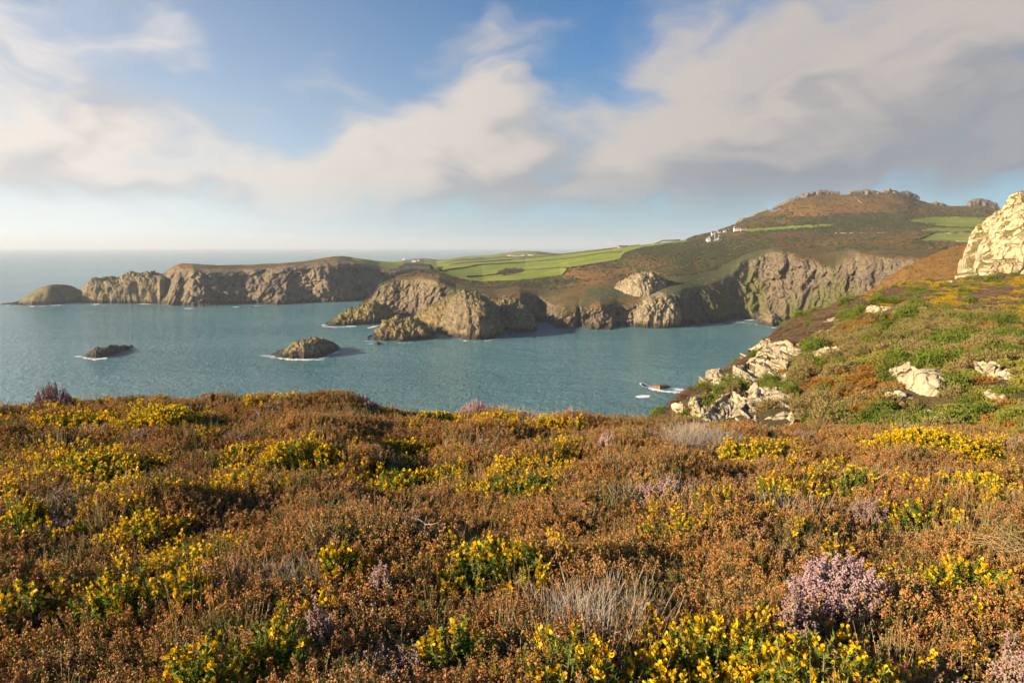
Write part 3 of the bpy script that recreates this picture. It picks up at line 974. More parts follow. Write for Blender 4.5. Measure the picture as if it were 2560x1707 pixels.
# tors on the skyline hill
tors = [([(1846, 560), (1862, 559), (1880, 550)], [(1846, 556), (1856, 545), (1868, 545), (1880, 540)], 'lowest small grey tor on the left ridge of the hill'),
        ([(1880, 553), (1895, 545), (1920, 540)], [(1880, 543), (1893, 532), (1905, 529), (1920, 521)], 'second small grey tor up the left ridge of the hill'),
        ([(1893, 550), (1912, 548), (1955, 530)], [(1893, 546), (1908, 538), (1930, 527), (1955, 520)], 'narrow grey rock band under the left ridge of the hill'),
        ([(1935, 528), (1960, 524), (1990, 515), (2020, 500)], [(1935, 520), (1960, 506), (1978, 496), (2000, 488), (2020, 482)], 'long craggy grey tor along the upper left ridge'),
        ([(2005, 494), (2040, 488), (2070, 486), (2100, 484)], [(2005, 488), (2029, 480), (2055, 475.5), (2075, 478), (2100, 480)], 'grey summit tor at the left end of the hilltop'),
        ([(2125, 484), (2150, 492), (2172, 498), (2200, 484)], [(2125, 480), (2145, 476), (2165, 475), (2185, 477), (2200, 481)], 'pale speckled tor in the middle of the hilltop'),
        ([(2195, 486), (2226, 488), (2250, 486)], [(2195, 482), (2210, 477), (2226, 473), (2240, 476.5), (2250, 483)], 'dark rounded summit tor right of the speckled tor'),
        ([(2246, 490), (2270, 494), (2300, 497)], [(2246, 481), (2259, 476), (2275, 480), (2300, 492)], 'dark tor at the right shoulder of the hilltop'),
        ([(2330, 513), (2350, 518), (2370, 517)], [(2330, 508), (2345, 506), (2358, 508), (2370, 513)], 'small grey tor low on the right shoulder of the hill'),
        ([(2425, 512), (2445, 524), (2470, 533), (2502, 532)], [(2425, 505), (2436, 497), (2450, 495), (2475, 501), (2490, 508), (2502, 523)], 'isolated rugged grey tor at the far right of the ridge'),
        ([(2158, 516), (2170, 521), (2184, 523)], [(2158, 511), (2165, 509), (2175, 514), (2184, 519)], 'pale slab of rock on the middle of the hillside')]
for k, (b, t_, lab) in enumerate(tors):
    cx = sum(p[0] for p in b) / len(b)
    Yt = float(np.interp(cx, [1846, 1949, 2055, 2300, 2450], [1385, 1425, 1465, 1560, 1680]))
    if k in (2, 10):
        Yt -= 60
    dome('hill_tor', b, t_, 45, M_GREY if k != 10 else M_PALE, lab, 'rock outcrop', 'tors along the skyline hill', lump=(14, 5), fine=(5, 2.2), step=1.0, seed=20 + k,
         sink=12, baseY=[(b[0][0], Yt), (b[-1][0], Yt + 15)], rows=34)


# ------------------------------------------------------------------ bracken hillside in the middle distance
def bracken_slope():
    xs = np.arange(2150, 2640, 2.5)
    S = [(2150, 748), (2190, 722), (2241, 683), (2263, 666), (2322, 636), (2376, 617), (2431, 600), (2500, 580), (2640, 560)]
    top = at(xs, interp(S, xs), np.interp(xs, [2150, 2640], [330, 400]))
    bot = at(xs, interp(S, xs) + np.interp(xs, [2150, 2640], [150, 260]), np.interp(xs, [2150, 2640], [270, 230]))
    b0 = bot + np.array([0, -20, -60.])
    back = top * np.array([1.35, 1.35, 1]) + np.array([0, 0, -8.])
    back2 = top * np.array([1.6, 1.6, 1]) + np.array([0, 0, -90.])
    P, t = loft([b0, bot, top, back, back2], xs, [3, 70, 8, 3])
    P = smooth_rows(P, 4)
    T = np.repeat(t[:, None], P.shape[1], 1)
    P[..., 2] += 2.2 * fbm(P / 35, 4) + .8 * billow(P / 5, 2)
    cov, cov2 = cover_attrs(T.shape)
    cov[..., 2] = np.clip(.08 + .4 * fbm(P / 30, 3), 0, 1)
    cov2[..., 0] = 1.0
    V = P.reshape(-1, 3)
    F = grid_faces(*T.shape)
    global BRACKEN_P
    BRACKEN_P = P
    link('bracken_hillside', mesh_from('bracken_hillside', V, F, [terrain_mat('bracken_cover', .2, False)], None, True, {'cover': cov.reshape(-1, 4), 'cover2': cov2.reshape(-1, 4)}), kind='structure')


bracken_slope()


# ------------------------------------------------------------------ near slope on the right
def near_slope():
    xs = np.arange(1600, 2800, 4.0)
    S = [(1600, 1070, 33), (1640, 1045, 34), (1691, 1029, 37), (1738, 975, 43), (1777, 940, 48), (1812, 925, 51), (1882, 888, 56), (1910, 853, 60), (1945, 831, 64), (2000, 799, 69), (2062, 780, 74), (2109, 760, 78), (2160, 737, 82), (2211, 729, 84), (2266, 713, 88), (2321, 698, 90), (2414, 690, 92), (2560, 684, 94), (2800, 676, 96)]
    H = [(1600, 1080, 31), (1640, 1062, 31), (1691, 1046, 33), (1738, 1000, 38), (1777, 968, 42), (1812, 952, 44), (1882, 918, 48), (1945, 868, 53), (2000, 838, 55), (2062, 812, 57), (2160, 775, 60), (2300, 775, 58), (2560, 790, 50), (2800, 790, 45)]
    Bq = [(1600, 1130, 27), (1691, 1120, 27), (2000, 1110, 26), (2300, 1110, 22), (2560, 1110, 18), (2800, 1110, 16)]
    top = at(xs, interp(S, xs), interp(S, xs, 2))
    sh = at(xs, interp(H, xs), interp(H, xs, 2))
    bt = at(xs, interp(Bq, xs), interp(Bq, xs, 2))
    b0 = bt + np.array([-1., -8, -6])
    back = top + np.array([3., 14, -5])
    back2 = top + np.array([10., 40, -60])
    P, t = loft([b0, bt, sh, top, back, back2], xs, [8, 110, 44, 12, 6])
    P = smooth_rows(P, 5)
    T = np.repeat(t[:, None], P.shape[1], 1)
    n = grid_normals(P)
    n = np.where(n[..., 2:3] < 0, -n, n)
    P = P + n * (.9 * fbm(P / 9, 3) + .35 * fbm(P / 2.6, 3) * (1 - .5 * sstep(T, 1.9, 2.2)))[..., None]
    V = P.reshape(-1, 3)
    F = grid_faces(*T.shape)
    m, w = new_mat('slope_soil')
    Pn = pos(w)
    c = w.mix(w.smooth(w.noise(Pn, .5, 5, .6), .35, .65), (.075, .055, .022), (.12, .085, .035))
    c = w.mix(w.smooth(w.noise(Pn, 2.2, 5, .7), .5, .7), c, (.05, .06, .018))
    finish(w, c, .9, w.noise(Pn, 5, 5, .7), .12, .15)
    link('near_hillside', mesh_from('near_hillside', V, F, [m], None, True), kind='structure')
    add_bvh('slope', V, F)
    return P, T


SLOPE_P, SLOPE_T = near_slope()
M_CREAM = rock_mat('cream_rock', (.52, .42, .26), (.40, .315, .19), (.13, .10, .06), 1.6, (.34, .27, .10), .25, False, .10, None, .7)
M_CRAG = rock_mat('crag_rock', (.60, .475, .275), (.47, .355, .20), (.17, .125, .07), 3.0, (.36, .28, .10), .25, False, .22, (.14, .11, .035), .55)

dome('rock_crag', [(2432, 697), (2450, 700), (2500, 702), (2560, 700), (2680, 700), (2800, 700)],
     [(2432, 678), (2436, 654), (2443, 634), (2452, 615), (2472, 586), (2485, 560), (2499, 538), (2522, 518), (2542, 490), (2566, 478), (2620, 455), (2700, 470), (2800, 560)], 26, M_CRAG,
     'sunlit cream crag of fractured rock at the right edge', 'rock crag', lump=(6, 1.1), fine=(.9, .10), step=1.4, seed=31, baseY=[(2432, 90), (2800, 85)], rows=240, sq=.8, lean=.75, sink=6, block=(2.0, .40))

# boulders and slabs in the gorse: outline in photo pixels
SL_ROCKS = [([(1775, 958), (1795, 962), (1825, 952)], [(1775, 938), (1790, 931), (1812, 930), (1825, 942)], 1.6, 'squared cream boulder on the brink above the sea'),
            ([(1690, 1040), (1702, 1042), (1716, 1032)], [(1690, 1022), (1699, 1006), (1708, 1002), (1716, 1016)], 1.2, 'small pale rock at the very foot of the slope by the water'),
            ([(1785, 990), (1800, 994), (1812, 986)], [(1785, 978), (1795, 973), (1805, 974), (1812, 980)], .9, 'small pale rock just below the squared boulder'),
            ([(1883, 897), (1900, 893), (1935, 872)], [(1883, 885), (1900, 867), (1915, 852), (1935, 856)], 2.2, 'cream rock step where the slope meets the sea edge'),
            ([(1902, 905), (1935, 912), (1975, 905), (2000, 888)], [(1902, 896), (1925, 880), (1950, 864), (1975, 866), (2000, 880)], 3.0, 'broad cream slab high on the slope edge'),
            ([(1845, 975), (1875, 985), (1915, 972), (1960, 945)], [(1845, 955), (1875, 938), (1915, 920), (1945, 915), (1960, 930)], 3.4, 'fractured cream outcrop in the middle of the rock rib'),
            ([(1905, 955), (1940, 966), (1985, 938)], [(1905, 940), (1940, 915), (1965, 902), (1985, 915)], 3.0, 'tilted cream slab right of the fractured outcrop'),
            ([(1835, 1010), (1860, 1020), (1900, 1000)], [(1835, 990), (1855, 965), (1880, 955), (1900, 970)], 2.6, 'blocky cream rock low on the rock rib'),
            ([(1780, 1068), (1840, 1078), (1870, 1050), (1880, 1020)], [(1780, 1058), (1810, 1030), (1840, 1005), (1865, 1000), (1880, 1012)], 3.2, 'smooth cream slab behind the heather rim'),
            ([(1870, 1066), (1920, 1070), (1960, 1055), (1985, 1020)], [(1870, 1050), (1890, 1015), (1930, 1000), (1960, 988), (1985, 1000)], 3.4, 'large cracked cream slab at the foot of the rock rib'),
            ([(1965, 1075), (1985, 1075), (2002, 1050)], [(1965, 1060), (1980, 1040), (1992, 1032), (2002, 1040)], 1.6, 'small cream rock right of the cracked slab'),
            ([(1880, 945), (1905, 950), (1940, 935)], [(1880, 930), (1900, 908), (1922, 895), (1940, 905)], 2.4, 'narrow cream ledge between the broad slab and the outcrop'),
            ([(1890, 1018), (1925, 1010), (1962, 985)], [(1890, 998), (1915, 975), (1940, 962), (1962, 968)], 2.6, 'stepped cream slab in the heart of the rock rib'),
            ([(1800, 1035), (1822, 1040), (1850, 1022)], [(1800, 1026), (1815, 1012), (1835, 1002), (1850, 1008)], 1.8, 'cream ledge at the left of the smooth slab'),
            ([(1735, 1052), (1755, 1056), (1778, 1046)], [(1735, 1040), (1748, 1026), (1762, 1022), (1778, 1032)], 1.4, 'pale rock between the heather rim and the sea edge'),
            ([(1965, 900), (1990, 905), (2022, 888)], [(1965, 888), (1985, 872), (2005, 864), (2022, 872)], 1.8, 'pale slab beside the gorse right of the broad slab'),
            ([(2028, 900), (2060, 893), (2100, 880)], [(2028, 893), (2045, 878), (2075, 868), (2100, 870)], 1.6, 'low pale rock ledge among the gorse'),
            ([(2258, 958), (2280, 985), (2320, 992), (2360, 985), (2405, 945)], [(2258, 940), (2272, 922), (2300, 922), (2335, 926), (2370, 938), (2405, 936)], 3.2, 'large crackled cream boulder in the middle of the gorse'),
            ([(2230, 1000), (2255, 1010), (2285, 996)], [(2230, 990), (2240, 983), (2262, 983), (2285, 990)], 1.6, 'low cream rock below left of the crackled boulder'),
            ([(2292, 1062), (2310, 1066), (2335, 1045)], [(2292, 1055), (2305, 1038), (2318, 1026), (2335, 1032)], 1.4, 'small pale rock poking out above the heather rim'),
            ([(2455, 938), (2480, 944), (2505, 935)], [(2455, 922), (2468, 908), (2485, 908), (2505, 918)], 1.8, 'rounded cream boulder near the right edge'),
            ([(2500, 948), (2520, 950), (2540, 942)], [(2500, 940), (2510, 932), (2525, 930), (2540, 936)], 1.2, 'small cream rock right of the rounded boulder'),
            ([(2485, 1008), (2505, 1012), (2520, 1000)], [(2485, 1002), (2497, 988), (2510, 984), (2520, 992)], .9, 'small tilted rock low at the right edge'),
            ([(2158, 780), (2185, 782), (2210, 778)], [(2158, 775), (2170, 764), (2190, 762), (2210, 768)], 1.8, 'pale block on the heather shoulder of the slope'),
            ([(2206, 782), (2222, 783), (2238, 778)], [(2206, 775), (2215, 769), (2228, 770), (2238, 774)], 1.4, 'pale block right beside the one on the heather shoulder'),
            ([(2060, 806), (2080, 804), (2102, 796)], [(2060, 803), (2075, 797), (2090, 795), (2102, 794)], 1.0, 'thin pale ledge on the upper slope edge'),
            ([(2062, 838), (2072, 838), (2082, 832)], [(2062, 832), (2068, 824), (2075, 824), (2082, 828)], .9, 'pale pointed stone below the thin ledge'),
            ([(2040, 836), (2050, 836), (2058, 832)], [(2040, 830), (2046, 826), (2052, 825), (2058, 829)], .7, 'small pale stone left of the pointed stone'),
            ([(2368, 708), (2378, 709), (2388, 706)], [(2368, 705), (2374, 702), (2380, 702), (2388, 704)], 1.0, 'lone small stone on the heather below the crag')]
for k, (b, t_, dep, lab) in enumerate(SL_ROCKS):
    ext = b[-1][0] - b[0][0]
    dome('slope_boulder', b, t_, dep, M_CREAM, lab, 'boulder', 'rocks showing through the gorse slope', lump=(2.4, .22), fine=(.45, .03), slab=b[0][0] < 1990 and ext > 40, on='slope', step=max(.8, ext / 90),
         seed=40 + k, sink=.8, rows=56, sq=.55, block=(1.25, .16))


# ------------------------------------------------------------------ foam on the water
def build_foam():
    m, w = new_mat('foam')
    P = pos(w)
    e = w.n('ShaderNodeAttribute', attribute_name='edge').outputs['Fac']
    n = w.math('ADD', w.math('MULTIPLY', w.noise(w.mapping(P, scale=(1, .8, 1)), .30, 6, .72), .55), w.math('MULTIPLY', w.noise(P, .055, 3, .6), .55))
    n2 = w.noise(P, .9, 4, .7)
    a = w.smooth(w.math('ADD', w.math('ADD', w.math('MULTIPLY', n, 1.0), w.math('MULTIPLY', n2, .35)), e), 1.02, 1.22)
    finish(w, (.78, .80, .80), .8, alpha=a)
    V, F, E = [], [], []
    cnt = 0

    def patch(cx, cy, rx, ry, rot=0, k=.55):
        nonlocal cnt
        na, nr = 28, 6
        c, s_ = math.cos(R(rot)), math.sin(R(rot))
        for i in range(nr + 1):
            for j in range(na):
                r, a_ = i / nr, j / na * 2 * math.pi
                x, y = rx * r * math.cos(a_), ry * r * math.sin(a_)
                px, py = cx + x * c - y * s_, cy + x * s_ + y * c
                q = at(px, py, water_Y(px, py, .25))
                V.append(q)
                E.append(k * (1 - r ** 2) - .25 * r)
        for i in range(nr):
            for j in range(na):
                j2 = (j + 1) % na
                F.append((cnt + i * na + j, cnt + i * na + j2, cnt + (i + 1) * na + j2, cnt + (i + 1) * na + j))
        cnt += (nr + 1) * na

    def ribbon(pts, w0, k=.5):
        nonlocal cnt
        pts = np.array(pts, float)
        dist = np.concatenate([[0], np.cumsum(np.hypot(*np.diff(pts, axis=0).T))])
        n_ = max(4, int(dist[-1] / 4))
        s_ = np.linspace(0, dist[-1], n_)
        xs, ys = np.interp(s_, dist, pts[:, 0]), np.interp(s_, dist, pts[:, 1])
        prof = [(-1, -.2), (-.3, .8), (.2, 1), (.6, .6), (1, -.3)]
        for x, y in zip(xs, ys):
            wob = w0 * (.7 + 1.6 * random.random())
            for (t, ev) in prof:
                q = at(x, y + t * wob, water_Y(x, y + t * wob, .25))
                V.append(q)
                E.append(ev * k)
        for i in range(n_ - 1):
            for j in range(4):
                F.append((cnt + i * 5 + j, cnt + i * 5 + j + 1, cnt + (i + 1) * 5 + j + 1, cnt + (i + 1) * 5 + j))
        cnt += n_ * 5

    ribbon([(650, 889), (690, 894), (730, 898), (770, 899), (810, 894), (850, 877)], 3.6, .46)
    patch(668, 890, 34, 5, 4, .6)
    patch(720, 873, 26, 3, -8, .35)
    patch(800, 899, 40, 3.5, -4, .5)
    ribbon([(205, 893), (235, 898), (268, 894)], 3.0, .55)
    patch(195, 891, 34, 5, 0, .5)
    patch(335, 871, 24, 2.5, -3, .5)
    patch(1610, 962, 24, 6, 22, .75)
    ribbon([(1604, 960), (1630, 971), (1660, 978), (1700, 980), (1726, 979)], 3.6, .7)
    patch(1700, 974, 52, 9, 6, .55)
    patch(1607, 991, 30, 6, -3, .8)
    patch(1730, 955, 40, 8, -20, .12)
    ribbon([(905, 851), (950, 855), (1005, 857), (1050, 855), (1094, 850)], 2.4, .32)
    patch(928, 859, 34, 3, 0, .45)
    ribbon([(1100, 838), (1165, 852), (1200, 854), (1245, 847), (1270, 834)], 2.0, .36)
    ribbon([(805, 815), (840, 818), (890, 815)], 2.4, .42)
    patch(812, 812, 18, 3, 0, .6)
    patch(932, 817, 28, 3, -12, .6)
    ribbon([(1345, 809), (1380, 812)], 2.0, .3)
    ribbon([(1388, 824), (1440, 825), (1500, 827), (1535, 826), (1560, 820), (1610, 821), (1660, 821), (1700, 819)], 1.8, .28)
    ribbon([(1700, 819), (1740, 815), (1790, 811), (1830, 806), (1860, 806), (1900, 812), (1930, 818), (1975, 818)], 2.6, .36)
    patch(1870, 800, 34, 3, 0, .6)
    ribbon([(20, 763), (80, 766), (130, 764), (190, 757)], 1.8, .36)
    patch(80, 766, 22, 2.4, 0, .6)
    patch(20, 763, 20, 2, 0, .5)
    ribbon([(215, 761), (260, 762), (322, 760), (388, 760), (440, 768)], 1.8, .32)
    patch(240, 761, 24, 2.4, -4, .6)
    patch(360, 760, 34, 2.2, 0, .6)
    ribbon([(440, 768), (483, 771), (548, 768), (592, 766), (658, 765), (717, 765), (786, 762), (860, 758), (915, 754)], 1.8, .28)
    patch(470, 771, 26, 2, 0, .6)
    patch(640, 765, 40, 2, 0, .5)
    patch(590, 767, 20, 1.6, 0, .6)
    patch(100, 835, 16, 1.8, 0, .35)
    link('sea_foam', mesh_from('sea_foam', np.array(V), np.array(F), [m], None, True, {'edge': np.array(E)}), kind='stuff', label='white foam washing around the rocks and along the shore', cat='foam')


build_foam()

# ------------------------------------------------------------------ hedges, walls, poles
M_HEDGE = plain('hedge_leaves', (.050, .055, .022), .9, .1, .5, .6)
M_WALL = plain('dry_stone', (.30, .25, .19), .9, .1, .3, .8)
M_WHITE = plain('white_render', (.66, .63, .58), .8)
M_STONEW = plain('stone_wall_house', (.46, .40, .33), .9, .2, .2, .6)
M_SLATE = plain('slate_roof', (.085, .085, .095), .7, .3, .2, .8)
M_BROWNROOF = plain('brown_roof', (.16, .11, .085), .8, .2, .2, .8)
M_GREENROOF = plain('green_sheet', (.05, .25, .16), .7)
M_GLASS = plain('window_glass', (.03, .035, .045), .2, .5)
M_WOOD = plain('pole_wood', (.22, .18, .14), .8)
M_DOOR = plain('door_paint', (.10, .12, .14), .6)


def bank(name, key, pts, h, wd, mat, label, cat, group=None, lump=.5):
    pts = np.array(pts, float)
    dist = np.concatenate([[0], np.cumsum(np.hypot(*np.diff(pts, axis=0).T))])
    n_ = max(3, int(dist[-1] / 1.6))
    s_ = np.linspace(0, dist[-1], n_)
    c = []
    for x, y in zip(np.interp(s_, dist, pts[:, 0]), np.interp(s_, dist, pts[:, 1])):
        q = hit(key, x, y)
        if q is not None:
            c.append(q)
    if len(c) < 3:
        return
    c = np.array(c)
    for _ in range(3):
        c[1:-1, :2] = .5 * c[1:-1, :2] + .25 * (c[:-2, :2] + c[2:, :2])
    t = np.gradient(c, axis=0)
    t[:, 2] = 0
    t /= np.linalg.norm(t, axis=1)[:, None] + 1e-9
    sd = np.stack([t[:, 1], -t[:, 0], 0 * t[:, 0]], -1)
    rows = []
    for (u, v) in [(-1, -.6), (-.85, .6), (-.35, 1), (.35, 1), (.85, .6), (1, -.6)]:
        p = c + sd * (u * wd * .5)
        p[:, 2] += v * h
        rows.append(p)
    P = np.array(rows)
    P = P + lump * h * fbm(P / (h * 1.6), 2)[..., None] * np.array([.6, .6, 1])
    org = c.mean(0)
    link(name, mesh_from(name, P.reshape(-1, 3) - org, grid_faces(*P.shape[:2]), [mat], None, True), label=label, cat=cat, group=group, loc=org)


HG = 'hedgebanks between the green fields'
for pts, lab in [
    ([(1206, 706), (1260, 704), (1312, 701), (1360, 696), (1405, 690)], 'dark hedgebank along the lower edge of the nearest green field'),
    ([(1407, 689), (1413, 680), (1421, 672)], 'short steep hedge at the right corner of the nearest field'),
    ([(1421, 671), (1480, 662), (1551, 650)], 'hedge between green field and brown slope above the corner'),
    ([(1551, 649), (1556, 640), (1561, 634)], 'short steep hedge stepping up beside the brown scrub'),
    ([(1561, 634), (1580, 627), (1600, 621), (1650, 614), (1716, 606)], 'hedge climbing the edge of scrub towards the white houses'),
    ([(1168, 693), (1205, 690), (1239, 687), (1270, 681), (1304, 676), (1360, 673), (1418, 669)], 'hedge crossing the middle of the two nearest fields'),
    ([(1100, 678), (1168, 669), (1195, 663), (1250, 660), (1304, 657), (1401, 649), (1462, 641), (1508, 633), (1554, 630)], 'long hedge running right across the green fields'),
    ([(1114, 664), (1155, 658), (1210, 655), (1300, 648), (1381, 640), (1473, 630), (1530, 623)], 'upper hedge below the skyline of the fields'),
    ([(1400, 637), (1473, 628), (1543, 620)], 'skyline hedge leading left from the lone square building'),
    ([(1575, 616), (1640, 608), (1700, 601)], 'skyline hedge leading right from the lone square building')]:
    bank('hedge', 'coast', pts, 1.5, 2.6, M_HEDGE, lab, 'hedge', HG, .7)
bank('stone_wall', 'coast', [(2084, 583), (2150, 583), (2225, 582)], .7, 1.0, M_WALL, 'long thin pale wall along the road below the hill', 'wall', 'pale stone walls on the hill', .2)
bank('stone_wall', 'coast', [(2295, 602), (2350, 602), (2415, 604)], .8, 1.2, M_WALL, 'pale wall under the lowest right-hand field', 'wall', 'pale stone walls on the hill', .2)
bank('stone_wall', 'coast', [(2336, 583), (2390, 584), (2445, 584)], .8, 1.2, M_WALL, 'pale wall above the lowest right-hand field', 'wall', 'pale stone walls on the hill', .2)
bank('stone_wall', 'coast', [(2132, 487), (2140, 496), (2150, 505), (2158, 512)], .9, 1.2, M_WALL, 'pale wall running straight up the hill to the summit', 'wall', 'pale stone walls on the hill', .2)
bank('stone_wall', 'coast', [(1702, 632), (1720, 622), (1738, 610)], .7, 1.2, M_WALL, 'short pale wall slanting down left of the white house', 'wall', 'pale stone walls on the hill', .2)
bank('hedge', 'coast', [(2262, 556), (2300, 561), (2360, 567), (2440, 570)], 1.6, 2.5, M_HEDGE, 'hedge below the upper right-hand field on the hill', 'hedge', 'hedges on the hill', .7)
bank('hedge', 'coast', [(1900, 583), (1960, 579), (2040, 573), (2084, 567)], 1.6, 3, M_HEDGE, 'dark hedge below the thin green strip field', 'hedge', 'hedges on the hill', .7)
bank('hedge', 'coast', [(2290, 603), (2310, 594), (2335, 583)], 1.4, 2.4, M_HEDGE, 'hedge on the left side of the lowest right-hand field', 'hedge', 'hedges on the hill', .7)

for k, (px, py, lab) in enumerate([(1970, 577, 'leftmost telegraph pole below the hill'), (2038, 580, 'second telegraph pole from the left below the hill'), (2099, 579, 'middle telegraph pole of the five below the hill'),
                                   (2177, 580, 'fourth telegraph pole from the left below the hill'), (2267, 581, 'rightmost telegraph pole below the hill')]):
    q = hit('coast', px, py)
    if q is None:
        continue
    e = link('telegraph_pole', None, label=lab, cat='pole', group='telegraph poles below the hill', loc=q)
    nb = NB(); nb.tube([(0, 0, -.5), (0, 0, 4), (0, 0, 8.2)], [.26, .22, .18], 0, 6)
    link('post', nb.mesh('post', [M_WOOD]), e)
    nb = NB(); nb.box((-.9, -.09, 7.3), (.9, .09, 7.5))
    link('crossarm', nb.mesh('crossarm', [M_WOOD]), e)


# ------------------------------------------------------------------ buildings
def gable(nb_w, nb_r, x0, x1, y0, y1, h, rh, axis='x', over=.35):
    """a gabled block; the ridge runs along axis"""
    if axis == 'x':
        ym = (y0 + y1) / 2
        V = [(x0, y0, -2), (x1, y0, -2), (x1, y1, -2), (x0, y1, -2), (x0, y0, h), (x1, y0, h), (x1, y1, h), (x0, y1, h), (x0, ym, h + rh), (x1, ym, h + rh)]
        nb_w.add(V, [(0, 1, 5), (0, 5, 4), (2, 3, 7), (2, 7, 6), (1, 2, 6), (1, 6, 5), (3, 0, 4), (3, 4, 7), (5, 6, 9), (7, 4, 8)])
        s_ = over * rh / ((y1 - y0) / 2)
        for (ya, sg) in ((y0, -1), (y1, 1)):
            A = [(x0 - over, ya + sg * over, h - s_), (x1 + over, ya + sg * over, h - s_), (x1 + over, ym, h + rh), (x0 - over, ym, h + rh)]
            B = [(a[0], a[1], a[2] + .25) for a in A]
            nb_r.add(A + B, [(0, 1, 2, 3), (4, 5, 6, 7), (0, 1, 5, 4), (1, 2, 6, 5), (2, 3, 7, 6), (3, 0, 4, 7)])
    else:
        xm = (x0 + x1) / 2
        V = [(x0, y0, -2), (x1, y0, -2), (x1, y1, -2), (x0, y1, -2), (x0, y0, h), (x1, y0, h), (x1, y1, h), (x0, y1, h), (xm, y0, h + rh), (xm, y1, h + rh)]
        nb_w.add(V, [(0, 1, 5), (0, 5, 4), (2, 3, 7), (2, 7, 6), (1, 2, 6), (1, 6, 5), (3, 0, 4), (3, 4, 7), (4, 5, 8), (6, 7, 9)])
        s_ = over * rh / ((x1 - x0) / 2)
        for (xa, sg) in ((x0, -1), (x1, 1)):
            A = [(xa + sg * over, y0 - over, h - s_), (xa + sg * over, y1 + over, h - s_), (xm, y1 + over, h + rh), (xm, y0 - over, h + rh)]
            B = [(a[0], a[1], a[2] + .25) for a in A]
            nb_r.add(A + B, [(0, 1, 2, 3), (4, 5, 6, 7), (0, 1, 5, 4), (1, 2, 6, 5), (2, 3, 7, 6), (3, 0, 4, 7)])


def boxpart(name, lo, hi, mat, parent):
    nb = NB()
    nb.box(lo, hi)
    return link(name, nb.mesh(name, [mat]), parent)


def house(name, key, px, py, label, cat, blocks, wall, roof, chim=(), wins=(), yaw=0.0, group=None, doors=()):
    q = hit(key, px, py)
    if q is None:
        return None
    e = link(name, None, label=label, cat=cat, group=group, loc=q)
    e.rotation_euler.z = R(yaw)
    e.scale = (.88, .88, .88)
    nw, nr = NB(), NB()
    for b in blocks:
        gable(nw, nr, *b)
    link('wall', nw.mesh('wall', [wall]), e)
    r_ = link('roof', nr.mesh('roof', [roof]), e)
    for (x, y, z, t) in chim:
        c = boxpart('chimney', (x - .55, y - .45, z - 2.2), (x + .55, y + .45, z + t), wall, r_)
    for (x, z, ww, hh, y) in wins:
        boxpart('window', (x - ww / 2, y - .06, z), (x + ww / 2, y + .2, z + hh), M_GLASS, e)
    for (x, z, ww, hh, y) in doors:
        boxpart('door', (x - ww / 2, y - .07, z), (x + ww / 2, y + .2, z + hh), M_DOOR, e)
    return e


HS = 'white and stone houses under the hill'
house('white_house', 'coast', 1786, 603, 'large white gabled house with grey roofs and tall chimneys on the slope', 'house',
      [(-9, 13, 1, 8, 4.6, 4.4, 'x'), (-13.5, -8.2, -3, 7.5, 4.8, 4.6, 'y'), (-1.2, 2.0, .3, 4, 4.9, 2.4, 'y'), (4.8, 8.4, -.8, 4, 5.2, 3.0, 'y'), (10.5, 14, -.5, 4, 2.8, 2.0, 'y')], M_WHITE, M_SLATE,
      [(-5, 4.5, 9.4, 1.6), (1.5, 4.5, 9.4, 2.4), (9.3, 4.5, 9.4, 1.8)],
      [(-10.8, 1.0, 1.6, 1.6, -3), (-10.8, 4.2, 1.4, 1.4, -3), (-6, 1.0, 1.8, 1.5, 1), (-3.2, 1.0, 1.8, 1.5, 1), (.4, 3.6, 1.2, 1.3, .3), (.4, .8, 1.2, 1.6, .3), (3.4, 1.0, 1.6, 1.5, 1), (6.6, 4.0, 1.4, 1.4, -.8), (6.6, .9, 1.8, 1.6, -.8), (9.6, 1.0, 1.4, 1.5, 1)], 0, HS,
      [(-1.9, 0, 1.0, 2.1, 1)])
house('white_cottage', 'coast', 1845, 577, 'small white cottage with thin chimney highest of the houses', 'house',
      [(-7.5, 3, 0, 6, 4.2, 2.2, 'x'), (3, 9, .5, 5, 3.0, 3.2, 'y')], M_WHITE, M_BROWNROOF, [(-6.9, 3, 6.2, 3.0), (2.4, 3, 6.2, 1.4)], [(-5, 1.2, 1.3, 1.3, 0), (-2, 1.2, 1.3, 1.3, 0), (1, 1.2, 1.3, 1.3, 0), (6, 1, 1.2, 1.4, .5)], 0, HS)
house('annexe_cottage', 'coast', 1860, 576, 'low stone annexe to the right of the highest white cottage', 'house',
      [(-6, 6, 0, 5, 2.4, 2.2, 'x')], M_STONEW, M_BROWNROOF, [(5.3, 2.5, 4.5, 1.0)], [(-3, .8, 1.2, 1.1, 0), (2, .8, 1.2, 1.1, 0)], 0, HS)
house('stone_cottage', 'coast', 1816, 582, 'stone gabled cottage with dark roof between the white houses', 'house',
      [(-4.5, 0, 0, 9, 4, 3.4, 'y'), (0, 7, 3, 9, 3.6, 3.0, 'x')], M_STONEW, M_SLATE, [(6, 6, 6.4, 1.2)], [(-2.3, 1, 1.2, 1.4, 0), (-2.3, 4.2, .9, 1.0, 0), (3, 1, 1.2, 1.2, 3)], 0, HS)
house('small_cottage', 'coast', 1800, 584, 'tiny pale cottage left of the stone gabled cottage', 'house',
      [(-4, 2, 0, 6, 3.2, 2.4, 'x'), (2, 5, 1, 5, 2.2, 1.4, 'x')], M_WHITE, M_BROWNROOF, [(-3.4, 3, 5.4, 1.0)], [(-2, 1, 1.1, 1.1, 0), (.6, 1, 1.1, 1.1, 0)], 0, HS)
